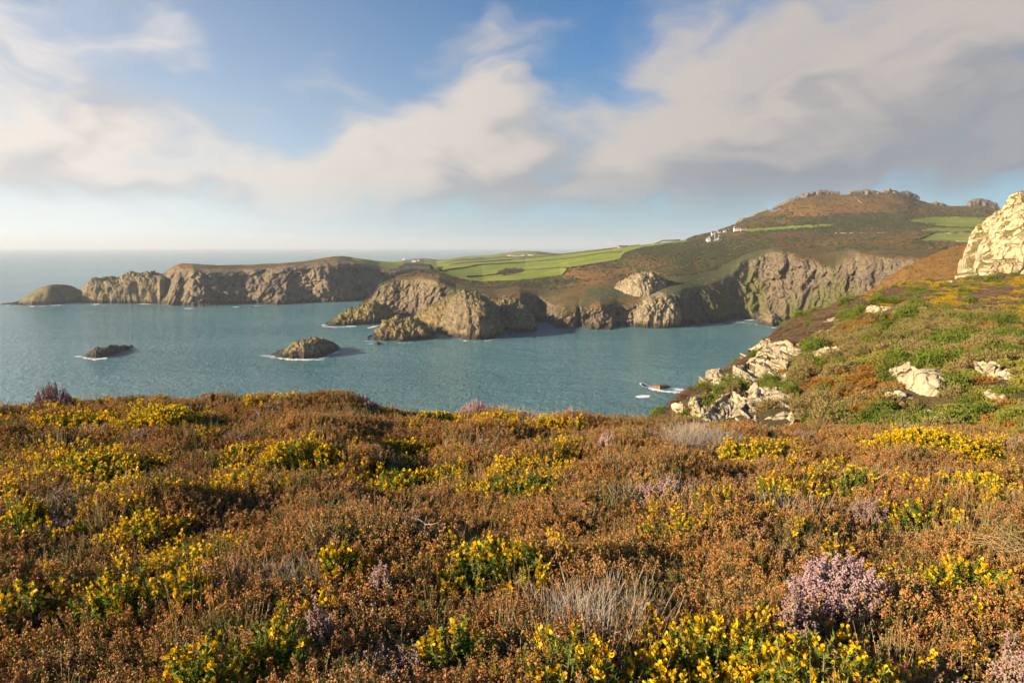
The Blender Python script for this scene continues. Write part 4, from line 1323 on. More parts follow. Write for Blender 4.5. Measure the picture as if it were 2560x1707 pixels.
house('hip_cottage', 'coast', 1786, 587, 'white cottage with steep brown roof beside dark trees', 'house',
      [(-5, 5, 0, 7, 2.8, 4.6, 'x'), (-1.6, 1.6, -.8, 3, 3.0, 2.4, 'y')], M_WHITE, M_BROWNROOF, [(4.2, 3.5, 7.2, 1.2)], [(-3.4, .9, 1.2, 1.2, 0), (3.2, .9, 1.2, 1.2, 0), (0, 1, 1.1, 1.4, -.8)], 0, HS)

# lone square building on the skyline with columns
q = hit('coast', 1558, 620)
if q is not None:
    e = link('square_building', None, label='lone flat-roofed building with pale columns on the field skyline', cat='building', loc=q)
    boxpart('wall', (-7, 1.2, -2), (10, 9, 3.6), M_STONEW, e)
    boxpart('roof', (-9, -1.2, 3.6), (11.5, 10, 4.5), M_SLATE, e)
    for k in range(5):
        boxpart('column', (-7.4 + k * 3.0, -.3, -1.5), (-6.5 + k * 3.0, .6, 3.6), M_STONEW, e)
    for k in range(4):
        boxpart('window', (-5.8 + k * 3.0, 1.1, .8), (-4.3 + k * 3.0, 1.35, 3.0), M_GLASS, e)

# lighthouse and the cottages by it
q = at(1011, 651, 2440.0)
e = link('lighthouse', None, label='distant white lighthouse tower on the low headland', cat='lighthouse', loc=q)
nb = NB(); nb.tube([(0, 0, -3), (0, 0, 0), (0, 0, 10)], [3.1, 3.0, 2.5], 0, 14)
link('tower', nb.mesh('tower', [M_WHITE], True), e)
nb = NB(); nb.tube([(0, 0, 10), (0, 0, 10.5), (0, 0, 10.6)], [3.2, 3.2, .2], 0, 14)
link('gallery', nb.mesh('gallery', [M_WHITE]), e)
nb = NB(); nb.tube([(0, 0, 10.5), (0, 0, 13)], [1.7, 1.7], 0, 10)
link('lantern', nb.mesh('lantern', [M_GLASS]), e)
nb = NB(); nb.tube([(0, 0, 13), (0, 0, 13.8), (0, 0, 14.8)], [2.1, 1.6, .1], 0, 10)
link('lantern_roof', nb.mesh('lantern_roof', [M_WHITE], True), e)
boxpart('keeper_wing', (-9, -2, -3), (-3.2, 3, 3.2), M_WHITE, e)
house('keeper_cottage', 'far', 1035, 655, 'distant white cottage with twin chimneys right of the lighthouse', 'house',
      [(-8, 7, 0, 8, 6, 3.2, 'x')], M_WHITE, M_BROWNROOF, [(-7, 4, 9, 2.6), (6, 4, 9, 2.6)], [(-4, 1.5, 1.6, 1.8, 0), (0, 1.5, 1.6, 1.8, 0), (4, 1.5, 1.6, 1.8, 0)])
house('low_cottage', 'far', 1040, 662, 'distant low white building below the twin chimney cottage', 'house',
      [(-9, 8, 0, 7, 3, 1.6, 'x')], M_WHITE, M_SLATE, [], [(-5, 1, 1.6, 1.2, 0), (3, 1, 1.6, 1.2, 0)])
house('side_cottage', 'far', 1045.5, 653, 'distant tiny white house right of the twin chimney cottage', 'house',
      [(-3, 3, 0, 6, 3.4, 2.4, 'y')], M_WHITE, M_SLATE, [], [(0, 1, 1.4, 1.4, 0)])
house('green_shed', 'far', 1021, 652, 'distant green roofed shed just right of the lighthouse', 'shed',
      [(-8, 8, 0, 9, 3, 3.6, 'x')], M_GREENROOF, M_GREENROOF, [], [])
for (px, py, w_, lab, mt) in [(1275, 640, 10, 'distant white farmhouse left in the far hamlet', M_WHITE), (1292, 641.5, 14, 'distant long pale barn in the middle of the far hamlet', M_STONEW),
                              (1306, 640, 8, 'distant white house right of the long barn', M_WHITE), (1326, 639, 9, 'distant white house at the right of the far hamlet', M_WHITE)]:
    house('farmhouse', 'far', px, py, lab, 'house', [(-w_, w_, 0, 8, 4, 3, 'x')], mt, M_BROWNROOF, [(w_ - 1, 4, 6.5, 1.5)], [(-w_ / 2, 1.2, 2, 1.6, 0), (w_ / 3, 1.2, 2, 1.6, 0)], 0, 'farm buildings of the far hamlet')

# a few low ruins on the headland top
for (px, py, lab) in [(838, 634, 'low ruined wall on the summit of the long headland'), ]:
    q = hit('headland', px, py + 1.5)
    if q is not None:
        nb = NB()
        for (x0, x1, z) in ((-9, -4, 1.6), (-3.4, 2, 2.2), (3, 8, 1.5), (9, 14, 1.1)):
            nb.box((x0, -1, -2), (x1, 1, z))
        link('ruined_wall', nb.mesh('ruined_wall', [M_WALL]), label=lab, cat='ruin', loc=q)

# ------------------------------------------------------------------ heather moor in the foreground
def heath():
    xs = np.concatenate([np.arange(-2600, -260, 60.0), np.arange(-260, 2840, 10.0), np.arange(2840, 5200, 60.0)])
    rim = [(-260, 1045, 9), (0, 1032, 9), (150, 1018, 9.5), (260, 1007, 9.5), (350, 997, 10), (450, 1004, 10), (600, 999, 10), (720, 994, 10), (830, 993, 10.5), (900, 1012, 10.5), (1000, 1034, 10.5), (1150, 1040, 10.5), (1300, 1042, 10.5), (1450, 1050, 10.5), (1600, 1054, 11), (1700, 1056, 11), (1850, 1074, 11), (2000, 1084, 11), (2300, 1090, 11), (2560, 1088, 11), (2840, 1090, 11)]
    cs = []
    for (py, Y) in ((2600, .75), (1950, 1.35), (1707, 1.9), (1500, 2.7), (1320, 3.9), (1180, 5.8)):
        dip = np.interp(xs, [0, 900, 1400, 2560], [0, -10, 6, 10])
        cs.append(at(xs, py + dip, np.full(len(xs), Y)))
    rp = at(xs, interp(rim, xs), interp(rim, xs, 2))
    mid = .5 * (cs[-1] + rp)
    mid[:, 2] += .06
    c_a = rp + np.array([0, 1.2, -.45])
    c_b = rp + np.array([0, 4, -3.0])
    c_c = rp + np.array([0, 9, -14.0])
    c_d = rp + np.array([0, 22, -60.0])
    pre = cs[0] + np.array([0, -2.5, .15])
    P, t = loft([pre] + cs + [mid, rp, c_a, c_b, c_c, c_d], xs, [3, 6, 10, 14, 18, 22, 12, 12, 8, 6, 3, 3])
    P = smooth_rows(P, 6)
    T = np.repeat(t[:, None], P.shape[1], 1)
    amp = np.interp(P[..., 1], [1, 4, 10], [.07, .15, .20])
    P[..., 2] += amp * (1.5 * fbm(P * np.array([1, 1, 0]) / 1.3 + 4.2, 3)) + .05 * fbm(P * np.array([1, 1, 0]) / .4, 2)
    return P, T


HP, HT = heath()
VEG_H = .19
_F = grid_faces(*HT.shape)
add_bvh('heath', HP.reshape(-1, 3), _F)
m_, w_ = new_mat('peat_soil')
_c = w_.mix(w_.smooth(w_.noise(pos(w_), 6, 5, .65), .35, .65), (.030, .022, .013), (.060, .040, .020))
finish(w_, _c, .95, w_.noise(pos(w_), 30, 4, .7), .02, .1)
link('heath_ground', mesh_from('heath_ground', (HP - np.array([0, 0, VEG_H])).reshape(-1, 3), _F, [m_], None, True), kind='structure')

def bell_mat():
    m, w = new_mat('bell_heather_heads')
    P = pos(w)
    oi = w.n('ShaderNodeObjectInfo').outputs['Random']
    a = w.noise(P, 1.1, 3, .6)
    b = w.noise(P, 2.3, 3, .6)
    c = w.mix(w.smooth(a, .36, .62), (.46, .170, .052), (.70, .310, .075))
    c = w.mix(w.smooth(b, .50, .68), c, (.62, .36, .16))
    c = w.mix(w.math('MULTIPLY', oi, .5), c, (.33, .18, .05))
    c = w.mix(w.smooth(w.noise(P, 41.0, 2, .5), .52, .66), c, (.66, .38, .19))
    finish(w, c, .7, spec=.2, trans=.3)
    return m


M_BELL = bell_mat()
M_HLEAF = leaf_mat('heather_leaves', (.105, .135, .020), (.200, .190, .034), .38)
M_HSTEM = plain('heather_stem', (.20, .14, .080), .8, .2, .3, 9)
M_LING = leaf_mat('ling_flowers', (.60, .39, .37), (.46, .265, .31), .3, .7, (.68, .52, .44))
M_LINGB = leaf_mat('faded_ling', (.44, .29, .235), (.34, .20, .175), .25, .7, (.52, .38, .30))
M_MAG = leaf_mat('magenta_bells', (.42, .09, .22), (.34, .06, .16), .3)
M_ROSE = leaf_mat('rose_heather_heads', (.34, .16, .17), (.24, .11, .12), .25, .7, (.42, .24, .22))
M_DEAD = leaf_mat('dead_twigs', (.38, .31, .235), (.29, .235, .18), .1, .8)
M_STRAW = leaf_mat('straw_grass', (.50, .36, .165), (.38, .26, .11), .3)
M_SPINE = leaf_mat('gorse_spines', (.195, .250, .030), (.125, .180, .026), .38, .6, (.32, .35, .06))
M_YELLOW = leaf_mat('gorse_petals', (.88, .55, .008), (.84, .45, .006), .35, .5, (.86, .62, .02))
M_GSTEM = plain('gorse_stem', (.11, .10, .045), .8, .2, .3, 9)

OCT = np.array([(1, 0, 0), (0, 1, 0), (-1, 0, 0), (0, -1, 0), (0, 0, 1.25), (0, 0, -.9)], float)
OCTF = np.array([(0, 1, 4), (1, 2, 4), (2, 3, 4), (3, 0, 4), (1, 0, 5), (2, 1, 5), (3, 2, 5), (0, 3, 5)])
TET = np.array([(.9, 0, -.4), (-.5, .8, -.4), (-.5, -.8, -.4), (0, 0, 1.1)], float)
TETF = np.array([(0, 1, 3), (1, 2, 3), (2, 0, 3), (0, 2, 1)])
NEED = np.array([(-.12, 0, 0), (.12, 0, 0), (0, .12, 1.0)], float)
NEEDF = np.array([(0, 1, 2)])
BLADE = np.array([(-.5, 0, 0), (.5, 0, 0), (-.35, .1, .55), (.35, .1, .55), (0, .35, 1.0)], float)
BLADEF = np.array([(0, 1, 3), (0, 3, 2), (2, 3, 4)])
# gorse flower: standard petal, two wings, keel
FLW = np.array([(0, 0, 0), (-.34, .16, .50), (0, .26, .62), (.34, .16, .50), (-.22, .30, 1.0), (.22, .30, 1.0),
                (-.20, -.12, .55), (.20, -.12, .55), (0, -.22, .95), (0, .02, .5)], float)
FLWF = np.array([(0, 1, 2), (0, 2, 3), (1, 4, 2), (2, 5, 3), (2, 4, 5), (0, 6, 9), (0, 9, 7), (9, 6, 8), (9, 8, 7)])


def stem_path(rng, r0, h, lean, n=4):
    a = rng.uniform(0, 2 * math.pi)
    rr = r0 * math.sqrt(rng.uniform(0, 1))
    x, y = rr * math.cos(a), rr * math.sin(a)
    lx, ly = x * lean + rng.normal(0, .02), y * lean + rng.normal(0, .02)
    s = np.linspace(0, 1, n)
    bx, by = rng.normal(0, .008, 2)
    return np.stack([x + lx * s + bx * np.sin(3 * s), y + ly * s + by * np.sin(3 * s), h * s], -1)


def along(path, s):
    k = np.linspace(0, 1, len(path))
    return np.stack([np.interp(s, k, path[:, i]) for i in range(3)], -1)


def heather_clump(seed, kind='bell', nst=44, r0=.105, hh=(.17, .25)):
    """mats: 0 heads, 1 leaves, 2 stems"""
    rng = np.random.default_rng(seed)
    nb = NB()
    for _ in range(nst):
        h = rng.uniform(*hh)
        p = stem_path(rng, r0, h, rng.uniform(.5, 1.1))
        rr_ = min(1.0, math.hypot(p[0, 0], p[0, 1]) / r0)
        p[:, 2] *= 1.08 - .30 * rr_ ** 2          # cushion: lower towards the edge
        nb.tube(p, [.0028, .0024, .0018, .0010], 2, 3)
        # leaves: short needles all along
        nl = 44
        s = rng.uniform(.12, .97, nl)
        nb.many(NEED, NEEDF, along(p, s), frames(np.stack([rng.normal(0, 1, nl), rng.normal(0, 1, nl), np.full(nl, .9)], -1), rng) * rng.uniform(.012, .025, nl)[:, None, None], 1)
        if kind == 'bell':
            nf = rng.integers(11, 20)
            s = np.clip(1 - np.abs(rng.normal(0, .11, nf)), .5, 1)
            off = rng.normal(0, .0065, (nf, 3))
            sz = rng.uniform(.0026, .0046, nf)
            nb.many(TET, TETF, along(p, s) + off, rand_rot(nf, rng) * 1.25 * sz[:, None, None], 0)
        elif kind == 'ling':
            nf = rng.integers(22, 34)
            s = rng.uniform(.42, 1.0, nf)
            off = rng.normal(0, .0055, (nf, 3))
            sz = rng.uniform(.0030, .0050, nf)
            nb.many(OCT, OCTF, along(p, s) + off, rand_rot(nf, rng) * sz[:, None, None], 0)
            for _b in range(2):                   # side sprigs
                s0 = rng.uniform(.45, .75)
                b0 = along(p, np.array([s0]))[0]
                dirv = np.array([rng.normal(0, .5), rng.normal(0, .5), 1.0])
                L = rng.uniform(.04, .08)
                ns = 10
                ss = rng.uniform(.1, 1, ns)
                nb.many(OCT, OCTF, b0 + dirv * L * ss[:, None] + rng.normal(0, .003, (ns, 3)), rand_rot(ns, rng) * rng.uniform(.0026, .0042, ns)[:, None, None], 0)
    return nb


def dead_clump(seed, nst=34, r0=.10, hh=(.12, .28)):
    rng = np.random.default_rng(seed)
    nb = NB()
    for _ in range(nst):
        h = rng.uniform(*hh)
        p = stem_path(rng, r0, h, rng.uniform(.8, 2.2), 5)
        nb.tube(p, [.0026, .0024, .0020, .0014, .0006], 0, 3)
        for _b in range(rng.integers(1, 4)):
            s0 = rng.uniform(.3, .8)
            b0 = along(p, np.array([s0]))[0]
            d = np.array([rng.normal(0, .7), rng.normal(0, .7), 1.0]) * rng.uniform(.03, .09)
            nb.tube([b0, b0 + d * .6, b0 + d + rng.normal(0, .006, 3)], [.0014, .0011, .0005], 0, 3)
    return nb


def grass_clump(seed, n=16):
    rng = np.random.default_rng(seed)
    nb = NB()
    for _ in range(n):
        h = rng.uniform(.18, .34)
        p = stem_path(rng, .07, h, rng.uniform(.5, 2.0), 5)
        nb.tube(p, [.0013, .0013, .0011, .0008, .0004], 0, 3)
        if rng.uniform() < .5:
            nf = 7
            s = rng.uniform(.78, 1.0, nf)
            nb.many(TET, TETF, along(p, s) + rng.normal(0, .002, (nf, 3)), rand_rot(nf, rng, .6) * rng.uniform(.002, .0034, nf)[:, None, None], 0)
    return nb


def gorse_shoots(nb_leaf, nb_flow, rng, base, dirs, L, flower, spine=.014, fsize=.018):
    """spiny shoots from base along dirs; flower: probability that a shoot is in bloom"""
    for b, d, l in zip(base, dirs, L):
        d = d / np.linalg.norm(d)
        tip = b + d * l + np.array([0, 0, .02])
        p = np.stack([b, .5 * (b + tip) + rng.normal(0, .006, 3), tip])
        nb_leaf.tube(p, [.0035, .0028, .0012], 1, 3)
        ns = int(66 * l / .12)
        s = rng.uniform(.05, 1.0, ns)
        dv = rng.normal(0, 1, (ns, 3)) + d * .9
        nb_leaf.many(NEED * np.array([1.6, 1, 1]), NEEDF, along(p, s), frames(dv, rng) * (spine * rng.uniform(.6, 1.25, ns))[:, None, None], 0)
        if rng.uniform() < flower:
            nf = rng.integers(4, 12)
            s = np.clip(1 - np.abs(rng.normal(0, .26, nf)), .25, 1)
            dv = rng.normal(0, .75, (nf, 3)) + d * .9 + np.array([0, 0, .3])
            nb_flow.many(FLW, FLWF, along(p, s), frames(dv, rng) * (fsize * rng.uniform(.75, 1.2, nf))[:, None, None], 0)


def gorse_bush_parts(seed, rx, ry, h, n, flower, fsize=.018, spine=.014, shoot=.12):
    rng = np.random.default_rng(seed)
    nsub = 7
    sa, sr = rng.uniform(0, 2 * math.pi, nsub), np.sqrt(rng.uniform(.05, .8, nsub))
    k = rng.integers(0, nsub, n)
    x = rx * (sr[k] * np.cos(sa[k]) + rng.normal(0, .26, n))
    y = ry * (sr[k] * np.sin(sa[k]) + rng.normal(0, .26, n))
    r = np.minimum(1.25, np.hypot(x / rx, y / ry))
    ztop = h * (1 - .40 * r ** 2.5) * rng.uniform(.75, 1.1, n)
    L = rng.uniform(.6, 1.3, n) * shoot
    base = np.stack([x * .85, y * .85, np.maximum(.02, ztop - L)], -1)
    dirs = np.stack([x / rx * .7 + rng.normal(0, .25, n), y / ry * .7 + rng.normal(0, .25, n), np.full(n, 1.0)], -1)
    nl, nf = NB(), NB()
    gorse_shoots(nl, nf, rng, base, dirs, L, flower, spine, fsize)
    return nl, nf


# ---- instancing of ground cover (stuff) with geometry nodes
def proto_collection(name, meshes):
    c = bpy.data.collections.new(name)
    for i, me in enumerate(meshes):
        o = bpy.data.objects.new('%s_%02d' % (name, i), me)
        c.objects.link(o)
    return c


def scatter(name, pts, rot, scale, idx, coll, label, cat):
    me = bpy.data.meshes.new(name)
    n = len(pts)
    me.vertices.add(n)
    me.vertices.foreach_set('co', np.ascontiguousarray(pts, np.float32).ravel())
    for an, ty, key, data in (('rot', 'FLOAT_VECTOR', 'vector', np.asarray(rot, np.float32)), ('scl', 'FLOAT_VECTOR', 'vector', np.asarray(scale, np.float32)), ('idx', 'INT', 'value', np.asarray(idx, np.int32))):
        a = me.attributes.new(an, ty, 'POINT')
        a.data.foreach_set(key, np.ascontiguousarray(data).ravel())
    o = link(name, me, label=label, cat=cat, kind='stuff')
    ng = bpy.data.node_groups.new(name, 'GeometryNodeTree')
    ng.interface.new_socket('Geometry', in_out='INPUT', socket_type='NodeSocketGeometry')
    ng.interface.new_socket('Geometry', in_out='OUTPUT', socket_type='NodeSocketGeometry')
    N, Lk = ng.nodes, ng.links
    gi, go = N.new('NodeGroupInput'), N.new('NodeGroupOutput')
    ci = N.new('GeometryNodeCollectionInfo')
    ci.inputs['Collection'].default_value = coll
    ci.inputs['Separate Children'].default_value = True
    ci.inputs['Reset Children'].default_value = True
    ip = N.new('GeometryNodeInstanceOnPoints')
    ip.inputs['Pick Instance'].default_value = True

    def attr(an, ty):
        nd = N.new('GeometryNodeInputNamedAttribute')
        nd.data_type = ty
        nd.inputs['Name'].default_value = an
        return nd.outputs['Attribute']
    e2r = N.new('FunctionNodeEulerToRotation')
    Lk.new(attr('rot', 'FLOAT_VECTOR'), e2r.inputs[0])
    Lk.new(e2r.outputs[0], ip.inputs['Rotation'])
    Lk.new(attr('scl', 'FLOAT_VECTOR'), ip.inputs['Scale'])
    Lk.new(attr('idx', 'INT'), ip.inputs['Instance Index'])
    Lk.new(gi.outputs[0], ip.inputs['Points'])
    Lk.new(ci.outputs[0], ip.inputs['Instance'])
    Lk.new(ip.outputs[0], go.inputs[0])
    md = o.modifiers.new('scatter', 'NODES')
    md.node_group = ng
    return o


def sample_grid(P, n, weight, rng):
    """n random points on the grid surface, weighted by area x weight(P)"""
    a = P[:-1, :-1]
    e1, e2 = P[:-1, 1:] - a, P[1:, :-1] - a
    area = np.linalg.norm(np.cross(e1, e2), axis=-1)
    wgt = (area * weight).ravel()
    k = rng.choice(len(wgt), n, p=wgt / wgt.sum())
    u, v = rng.uniform(0, 1, (2, n))
    i, j = np.unravel_index(k, area.shape)
    d = (P[i, j] * ((1 - u) * (1 - v))[:, None] + P[i, j + 1] * (u * (1 - v))[:, None] + P[i + 1, j] * ((1 - u) * v)[:, None] + P[i + 1, j + 1] * (u * v)[:, None])
    return d, i, j


# ---- individual plants of the foreground: photo centre and half size in pixels
GB = [  # cx, cy, rx, ry, bloom, label
    (196, 1050, 150, 26, .95, 'long yellow gorse patch near the left end of the heather rim'),
    (400, 1042, 95, 22, .9, 'yellow gorse patch on the rim right of the long left patch'),
    (205, 1165, 190, 46, .62, 'wide green and yellow gorse bush in the left middle of the heather'),
    (25, 1290, 75, 70, .70, 'gorse bush cut by the left edge halfway down'),
    (366, 1320, 90, 38, .95, 'dense bright yellow gorse bush in the left half'),
    (755, 1128, 95, 26, .95, 'yellow gorse bush below the dark heather hollow'),
    (590, 1150, 65, 20, .7, 'small gorse bush left of the yellow one under the hollow'),
    (1010, 1118, 100, 26, .9, 'yellow gorse patch in the middle distance of the heather'),
    (1085, 1045, 60, 14, .85, 'thin yellow gorse streak on the rim left of centre'),
    (1240, 1060, 80, 16, .9, 'thin yellow gorse streak just below the rim at centre'),
    (1370, 1062, 70, 16, .9, 'yellow gorse streak below the rim right of centre'),
    (985, 1215, 90, 24, .55, 'sparse gorse patch below the middle yellow patch'),
    (1310, 1215, 120, 30, .25, 'green gorse bush with few flowers at the centre of the heather'),
    (1240, 1405, 150, 55, .62, 'gorse bush with dark green stems right of the centre bottom'),
    (860, 1425, 45, 26, .9, 'small bright gorse tuft left of the central gorse bush'),
    (310, 1510, 120, 48, .5, 'low straggling gorse at the lower left'),
    (445, 1490, 40, 30, .8, 'small gorse tuft beside the dead stalks lower left'),
    (700, 1620, 70, 40, .5, 'few flowered gorse at the bottom left of centre'),
    (500, 1672, 60, 28, .7, 'gorse tuft at the bottom edge left of centre'),
    (1400, 1672, 130, 55, .6, 'gorse bush at the bottom edge right of centre'),
    (1800, 1625, 190, 75, .8, 'big flowering gorse bush filling the bottom right'),
    (2080, 1672, 200, 45, .7, 'gorse bush at the bottom edge below the pink heather'),
    (2450, 1455, 115, 55, .75, 'rounded gorse bush near the lower right edge'),
    (1850, 1140, 120, 26, .85, 'yellow gorse patch right of centre below the rim'),
    (1930, 1250, 90, 32, .55, 'gorse bush in the right middle beside faded heather'),
    (2330, 1110, 140, 20, .9, 'yellow gorse streak below the rim at the right'),
    (2450, 1215, 110, 36, .75, 'gorse patch on the right above the straw tangle'),
    (2150, 1215, 110, 26, .25, 'green gorse patch in the right middle of the heather'),
    (2330, 1290, 90, 26, .5, 'sparse gorse on the right below the green patch'),
    (1700, 1330, 80, 28, .6, 'small gorse bush right of centre in the rust heather'),
    (60, 1510, 50, 60, .5, 'gorse tuft at the left edge low down'),
    (1130, 1600, 60, 40, .25, 'green gorse sprigs at the bottom centre'),
]
avoid = []
for k, (cx, cy, rx, ry, bloom, lab) in enumerate(GB):
    q = hit('heath', min(max(cx, 5), 2555), cy + ry * .3)
    if q is None:
        continue
    Y = q[1]
    mx = rx * Y / FPX * 1.03
    # half depth on the ground from the half height on the picture
    qa, qb = hit('heath', cx, cy + ry), hit('heath', cx, cy - ry * .6)
    my = .5 * abs(qb[1] - qa[1]) if (qa is not None and qb is not None) else mx * .6
    my = min(max(my, mx * .4), mx * 1.3)
    h = .27 + .05 * random.random()
    n = int(np.clip(mx * my * 3.1 * np.interp(Y, [1.5, 4, 9], [820, 700, 520]), 50, 700))
    big = float(np.interp(Y, [2, 5, 9], [1.0, 1.15, 1.6]))
    nl, nf = gorse_bush_parts(100 + k, mx, my, h, n, min(1, bloom * 1.1), .019 * big, .021 * big, .12)
    e = link('gorse_bush', None, label=lab, cat='gorse bush', group='gorse bushes in the foreground heather', loc=q - np.array([0, 0, VEG_H]))
    link('foliage', nl.mesh('foliage', [M_SPINE, M_GSTEM]), e, kind='stuff')
    if nf.n:
        link('flowers', nf.mesh('flowers', [M_YELLOW]), e, kind='stuff')
    avoid.append((q[0], q[1], mx * .9, my * .9))

LB = [(2100, 1475, 150, 80, 'large rounded pale pink heather bush at the lower right', .38),
      (955, 1440, 48, 45, 'pink heather tuft left of the central gorse bush', .29),
      (1990, 1565, 70, 45, 'mauve heather sprigs among the big bottom right gorse', .36),
      (790, 1570, 55, 26, 'lilac heather tuft at the bottom left of centre', .32),
      (1515, 1108, 30, 12, 'small bright pink heather tuft below the rim right of centre', .34),
      (1660, 1235, 100, 32, 'broad faded pink heather bush right of the centre', .34),
      (2170, 1290, 80, 24, 'pale grey pink heather in the right middle', .34),
      (1190, 1030, 46, 16, 'pink heather bush standing on the rim at centre', .42),
      (905, 1015, 40, 14, 'pink heather tuft on the rim left of centre', .40),
      (135, 1010, 52, 30, 'dark pink heather bush on the skyline at the left', .55),
      (2530, 1680, 60, 40, 'lilac heather in the bottom right corner', .32)]


def spike_bush(seed, mx, my, h, n, fs=1.0):
    rng = np.random.default_rng(seed)
    nf, ns = NB(), NB()
    for _ in range(n):
        a, r = rng.uniform(0, 2 * math.pi), math.sqrt(rng.uniform(0, 1))
        x, y = mx * r * math.cos(a), my * r * math.sin(a)
        H = h * (1 - .45 * r * r) * rng.uniform(.8, 1.1)
        s = np.linspace(0, 1, 5)
        p = np.stack([x * (.30 + .70 * s ** .8), y * (.30 + .70 * s ** .8), H * s], -1) + rng.normal(0, .006, (5, 3))
        ns.tube(p, [.0032, .0028, .0022, .0015, .0008], 1, 3)
        nl = 26
        ss = rng.uniform(.25, .9, nl)
        ns.many(NEED, NEEDF, along(p, ss), frames(rng.normal(0, 1, (nl, 3)) + np.array([0, 0, .9]), rng) * rng.uniform(.009, .016, nl)[:, None, None], 0)
        m = int(34 / fs)
        ss = 1 - np.abs(rng.normal(0, .22, m))
        nf.many(OCT, OCTF, along(p, np.clip(ss, .3, 1)) + rng.normal(0, .006, (m, 3)), rand_rot(m, rng) * (fs * rng.uniform(.0032, .0052, m))[:, None, None], 0)
    return ns, nf


for k, (cx, cy, rx, ry, lab, h) in enumerate(LB):
    q = hit('heath', cx, cy + ry * .45)
    if q is None:
        q = hit('heath', cx, cy + ry + 16)
    if q is None:
        continue
    mx = rx * q[1] / FPX
    my = mx * (.75 if rx < 120 else .8)
    n = int(np.clip(mx * my * 3.1 * (2300 if q[1] < 4 else 900), 40, 420))
    ns, nf = spike_bush(300 + k, mx, my, h, n, 1.0 if q[1] < 4.5 else 1.7)
    e = link('heather_bush', None, label=lab, cat='heather', group='pink heather bushes in the foreground', loc=q - np.array([0, 0, VEG_H]))
    link('foliage', ns.mesh('foliage', [M_HLEAF, M_HSTEM]), e, kind='stuff')
    link('flowers', nf.mesh('flowers', [M_ROSE if k == 9 else M_LING if k in (0, 4, 7, 8) else M_LINGB]), e, kind='stuff')
    avoid.append((q[0], q[1], mx * .9, my * .9))

# the ground cover itself
rng = np.random.default_rng(21)
bell = [heather_clump(s, 'bell').mesh('bell', [M_BELL, M_HLEAF, M_HSTEM]) for s in range(1, 5)]
green = [heather_clump(10 + s, 'none', 30).mesh('green', [M_BELL, M_HLEAF, M_HSTEM]) for s in range(2)]
ling = [heather_clump(20 + s, 'ling', 20).mesh('ling', [M_LINGB if s else M_LING, M_HLEAF, M_HSTEM]) for s in range(3)]
mag = [heather_clump(30, 'bell', 22).mesh('mag', [M_MAG, M_HLEAF, M_HSTEM])]
dead = [dead_clump(40 + s).mesh('dead', [M_DEAD]) for s in range(2)]
grass = [grass_clump(50 + s).mesh('grass', [M_STRAW]) for s in range(2)]


def gorse_sprig(seed, fl):
    nl, nf = gorse_bush_parts(seed, .10, .10, .24, 17, fl)
    V1, F1, M1 = nl.arrays()
    nb = NB()
    nb.add(V1, F1[M1 == 0], 0)
    nb.add(V1, F1[M1 == 1], 1)
    if nf.n:
        V2, F2, _ = nf.arrays()
        nb.add(V2, F2, 2)
    return nb.mesh('sprig', [M_SPINE, M_GSTEM, M_YELLOW])


sprig = [gorse_sprig(60, .25), gorse_sprig(61, .95), gorse_sprig(62, .75), gorse_sprig(63, .9)]
NPT = 37000
Yg = HP[:-1, :-1, 1]
wgt = np.interp(Yg, [.8, 2, 4, 8, 12, 16, 20], [.6, 1.0, .80, .42, .35, .10, 0])
pxg, pyg = project(HP[:-1, :-1])
wgt = wgt * ((np.abs(HP[:-1, :-1, 0]) < .79 * Yg + 2.3) & (Yg > .6) & (Yg < 20))
pt, gi_, gj_ = sample_grid(HP, NPT, wgt, rng)
qx = pt * np.array([1, 1, 0])
nA, nB_, nC, nD = fbm(qx / 1.1 + 3, 3), fbm(qx / .9 + 31, 3), fbm(qx / .7 + 57, 3), fbm(qx / 1.6 + 81, 2)
u = rng.uniform(0, 1, NPT)
kind = np.zeros(NPT, int)                       # 0 bell, 1 green, 2 ling, 3 magenta, 4 dead, 5 grass, 6 gorse
kind[(u < .19)] = 1
kind[(nB_ + .35 * (u - .5) > .46)] = 2
kind[(nC + .35 * (u - .5) > .52)] = 4
kind[(nD + .25 * (u - .5) > .55)] = 1
kind[(nA + .30 * (u - .5) > .30)] = 6
kind[u > .990] = 3
kind[(u > .90) & (u <= .975)] = 5
kind[(u > .975) & (u <= .990)] = 6
ppx, ppy = project(pt)
for (cx, cy, rx, ry, kk) in [(660, 1420, 150, 34, 4), (1480, 1540, 150, 60, 4), (740, 1150, 90, 25, 4), (480, 1510, 60, 40, 4), (1000, 1630, 120, 60, 2), (1340, 1030, 120, 16, 4), (1720, 1090, 120, 20, 4), (2420, 1300, 120, 40, 5), (2480, 1240, 80, 40, 5), (260, 1080, 100, 14, 2), (1690, 1210, 90, 25, 2)]:
    ins = ((ppx - cx) / rx) ** 2 + ((ppy - cy) / ry) ** 2 < rng.uniform(.4, 1.2, NPT)
    kind[ins & (u < .8)] = kk
for (cx, cy, rx, ry, bloom, lab) in GB:
    ins = ((ppx - cx) / (rx * 1.45)) ** 2 + ((ppy - cy) / (ry * 1.5)) ** 2 < rng.uniform(.5, 1.2, NPT)
    kind[ins & (u < .45)] = 6
inside = np.zeros(NPT, bool)
for (x, y, a, b) in avoid:
    inside |= ((pt[:, 0] - x) / a) ** 2 + ((pt[:, 1] - y) / b) ** 2 < .72
keep = ~inside | (u < .30)
pt, kind, u, ppx, ppy = pt[keep], kind[keep], u[keep], ppx[keep], ppy[keep]
n = len(pt)
pt[:, 2] -= VEG_H
rot = np.stack([rng.normal(0, .13, n), rng.normal(0, .13, n) + .08, rng.uniform(0, 6.28, n)], -1)
sc = rng.uniform(.75, 1.2, n) * np.interp(pt[:, 1], [1.5, 5, 10], [.80, .95, 1.15])
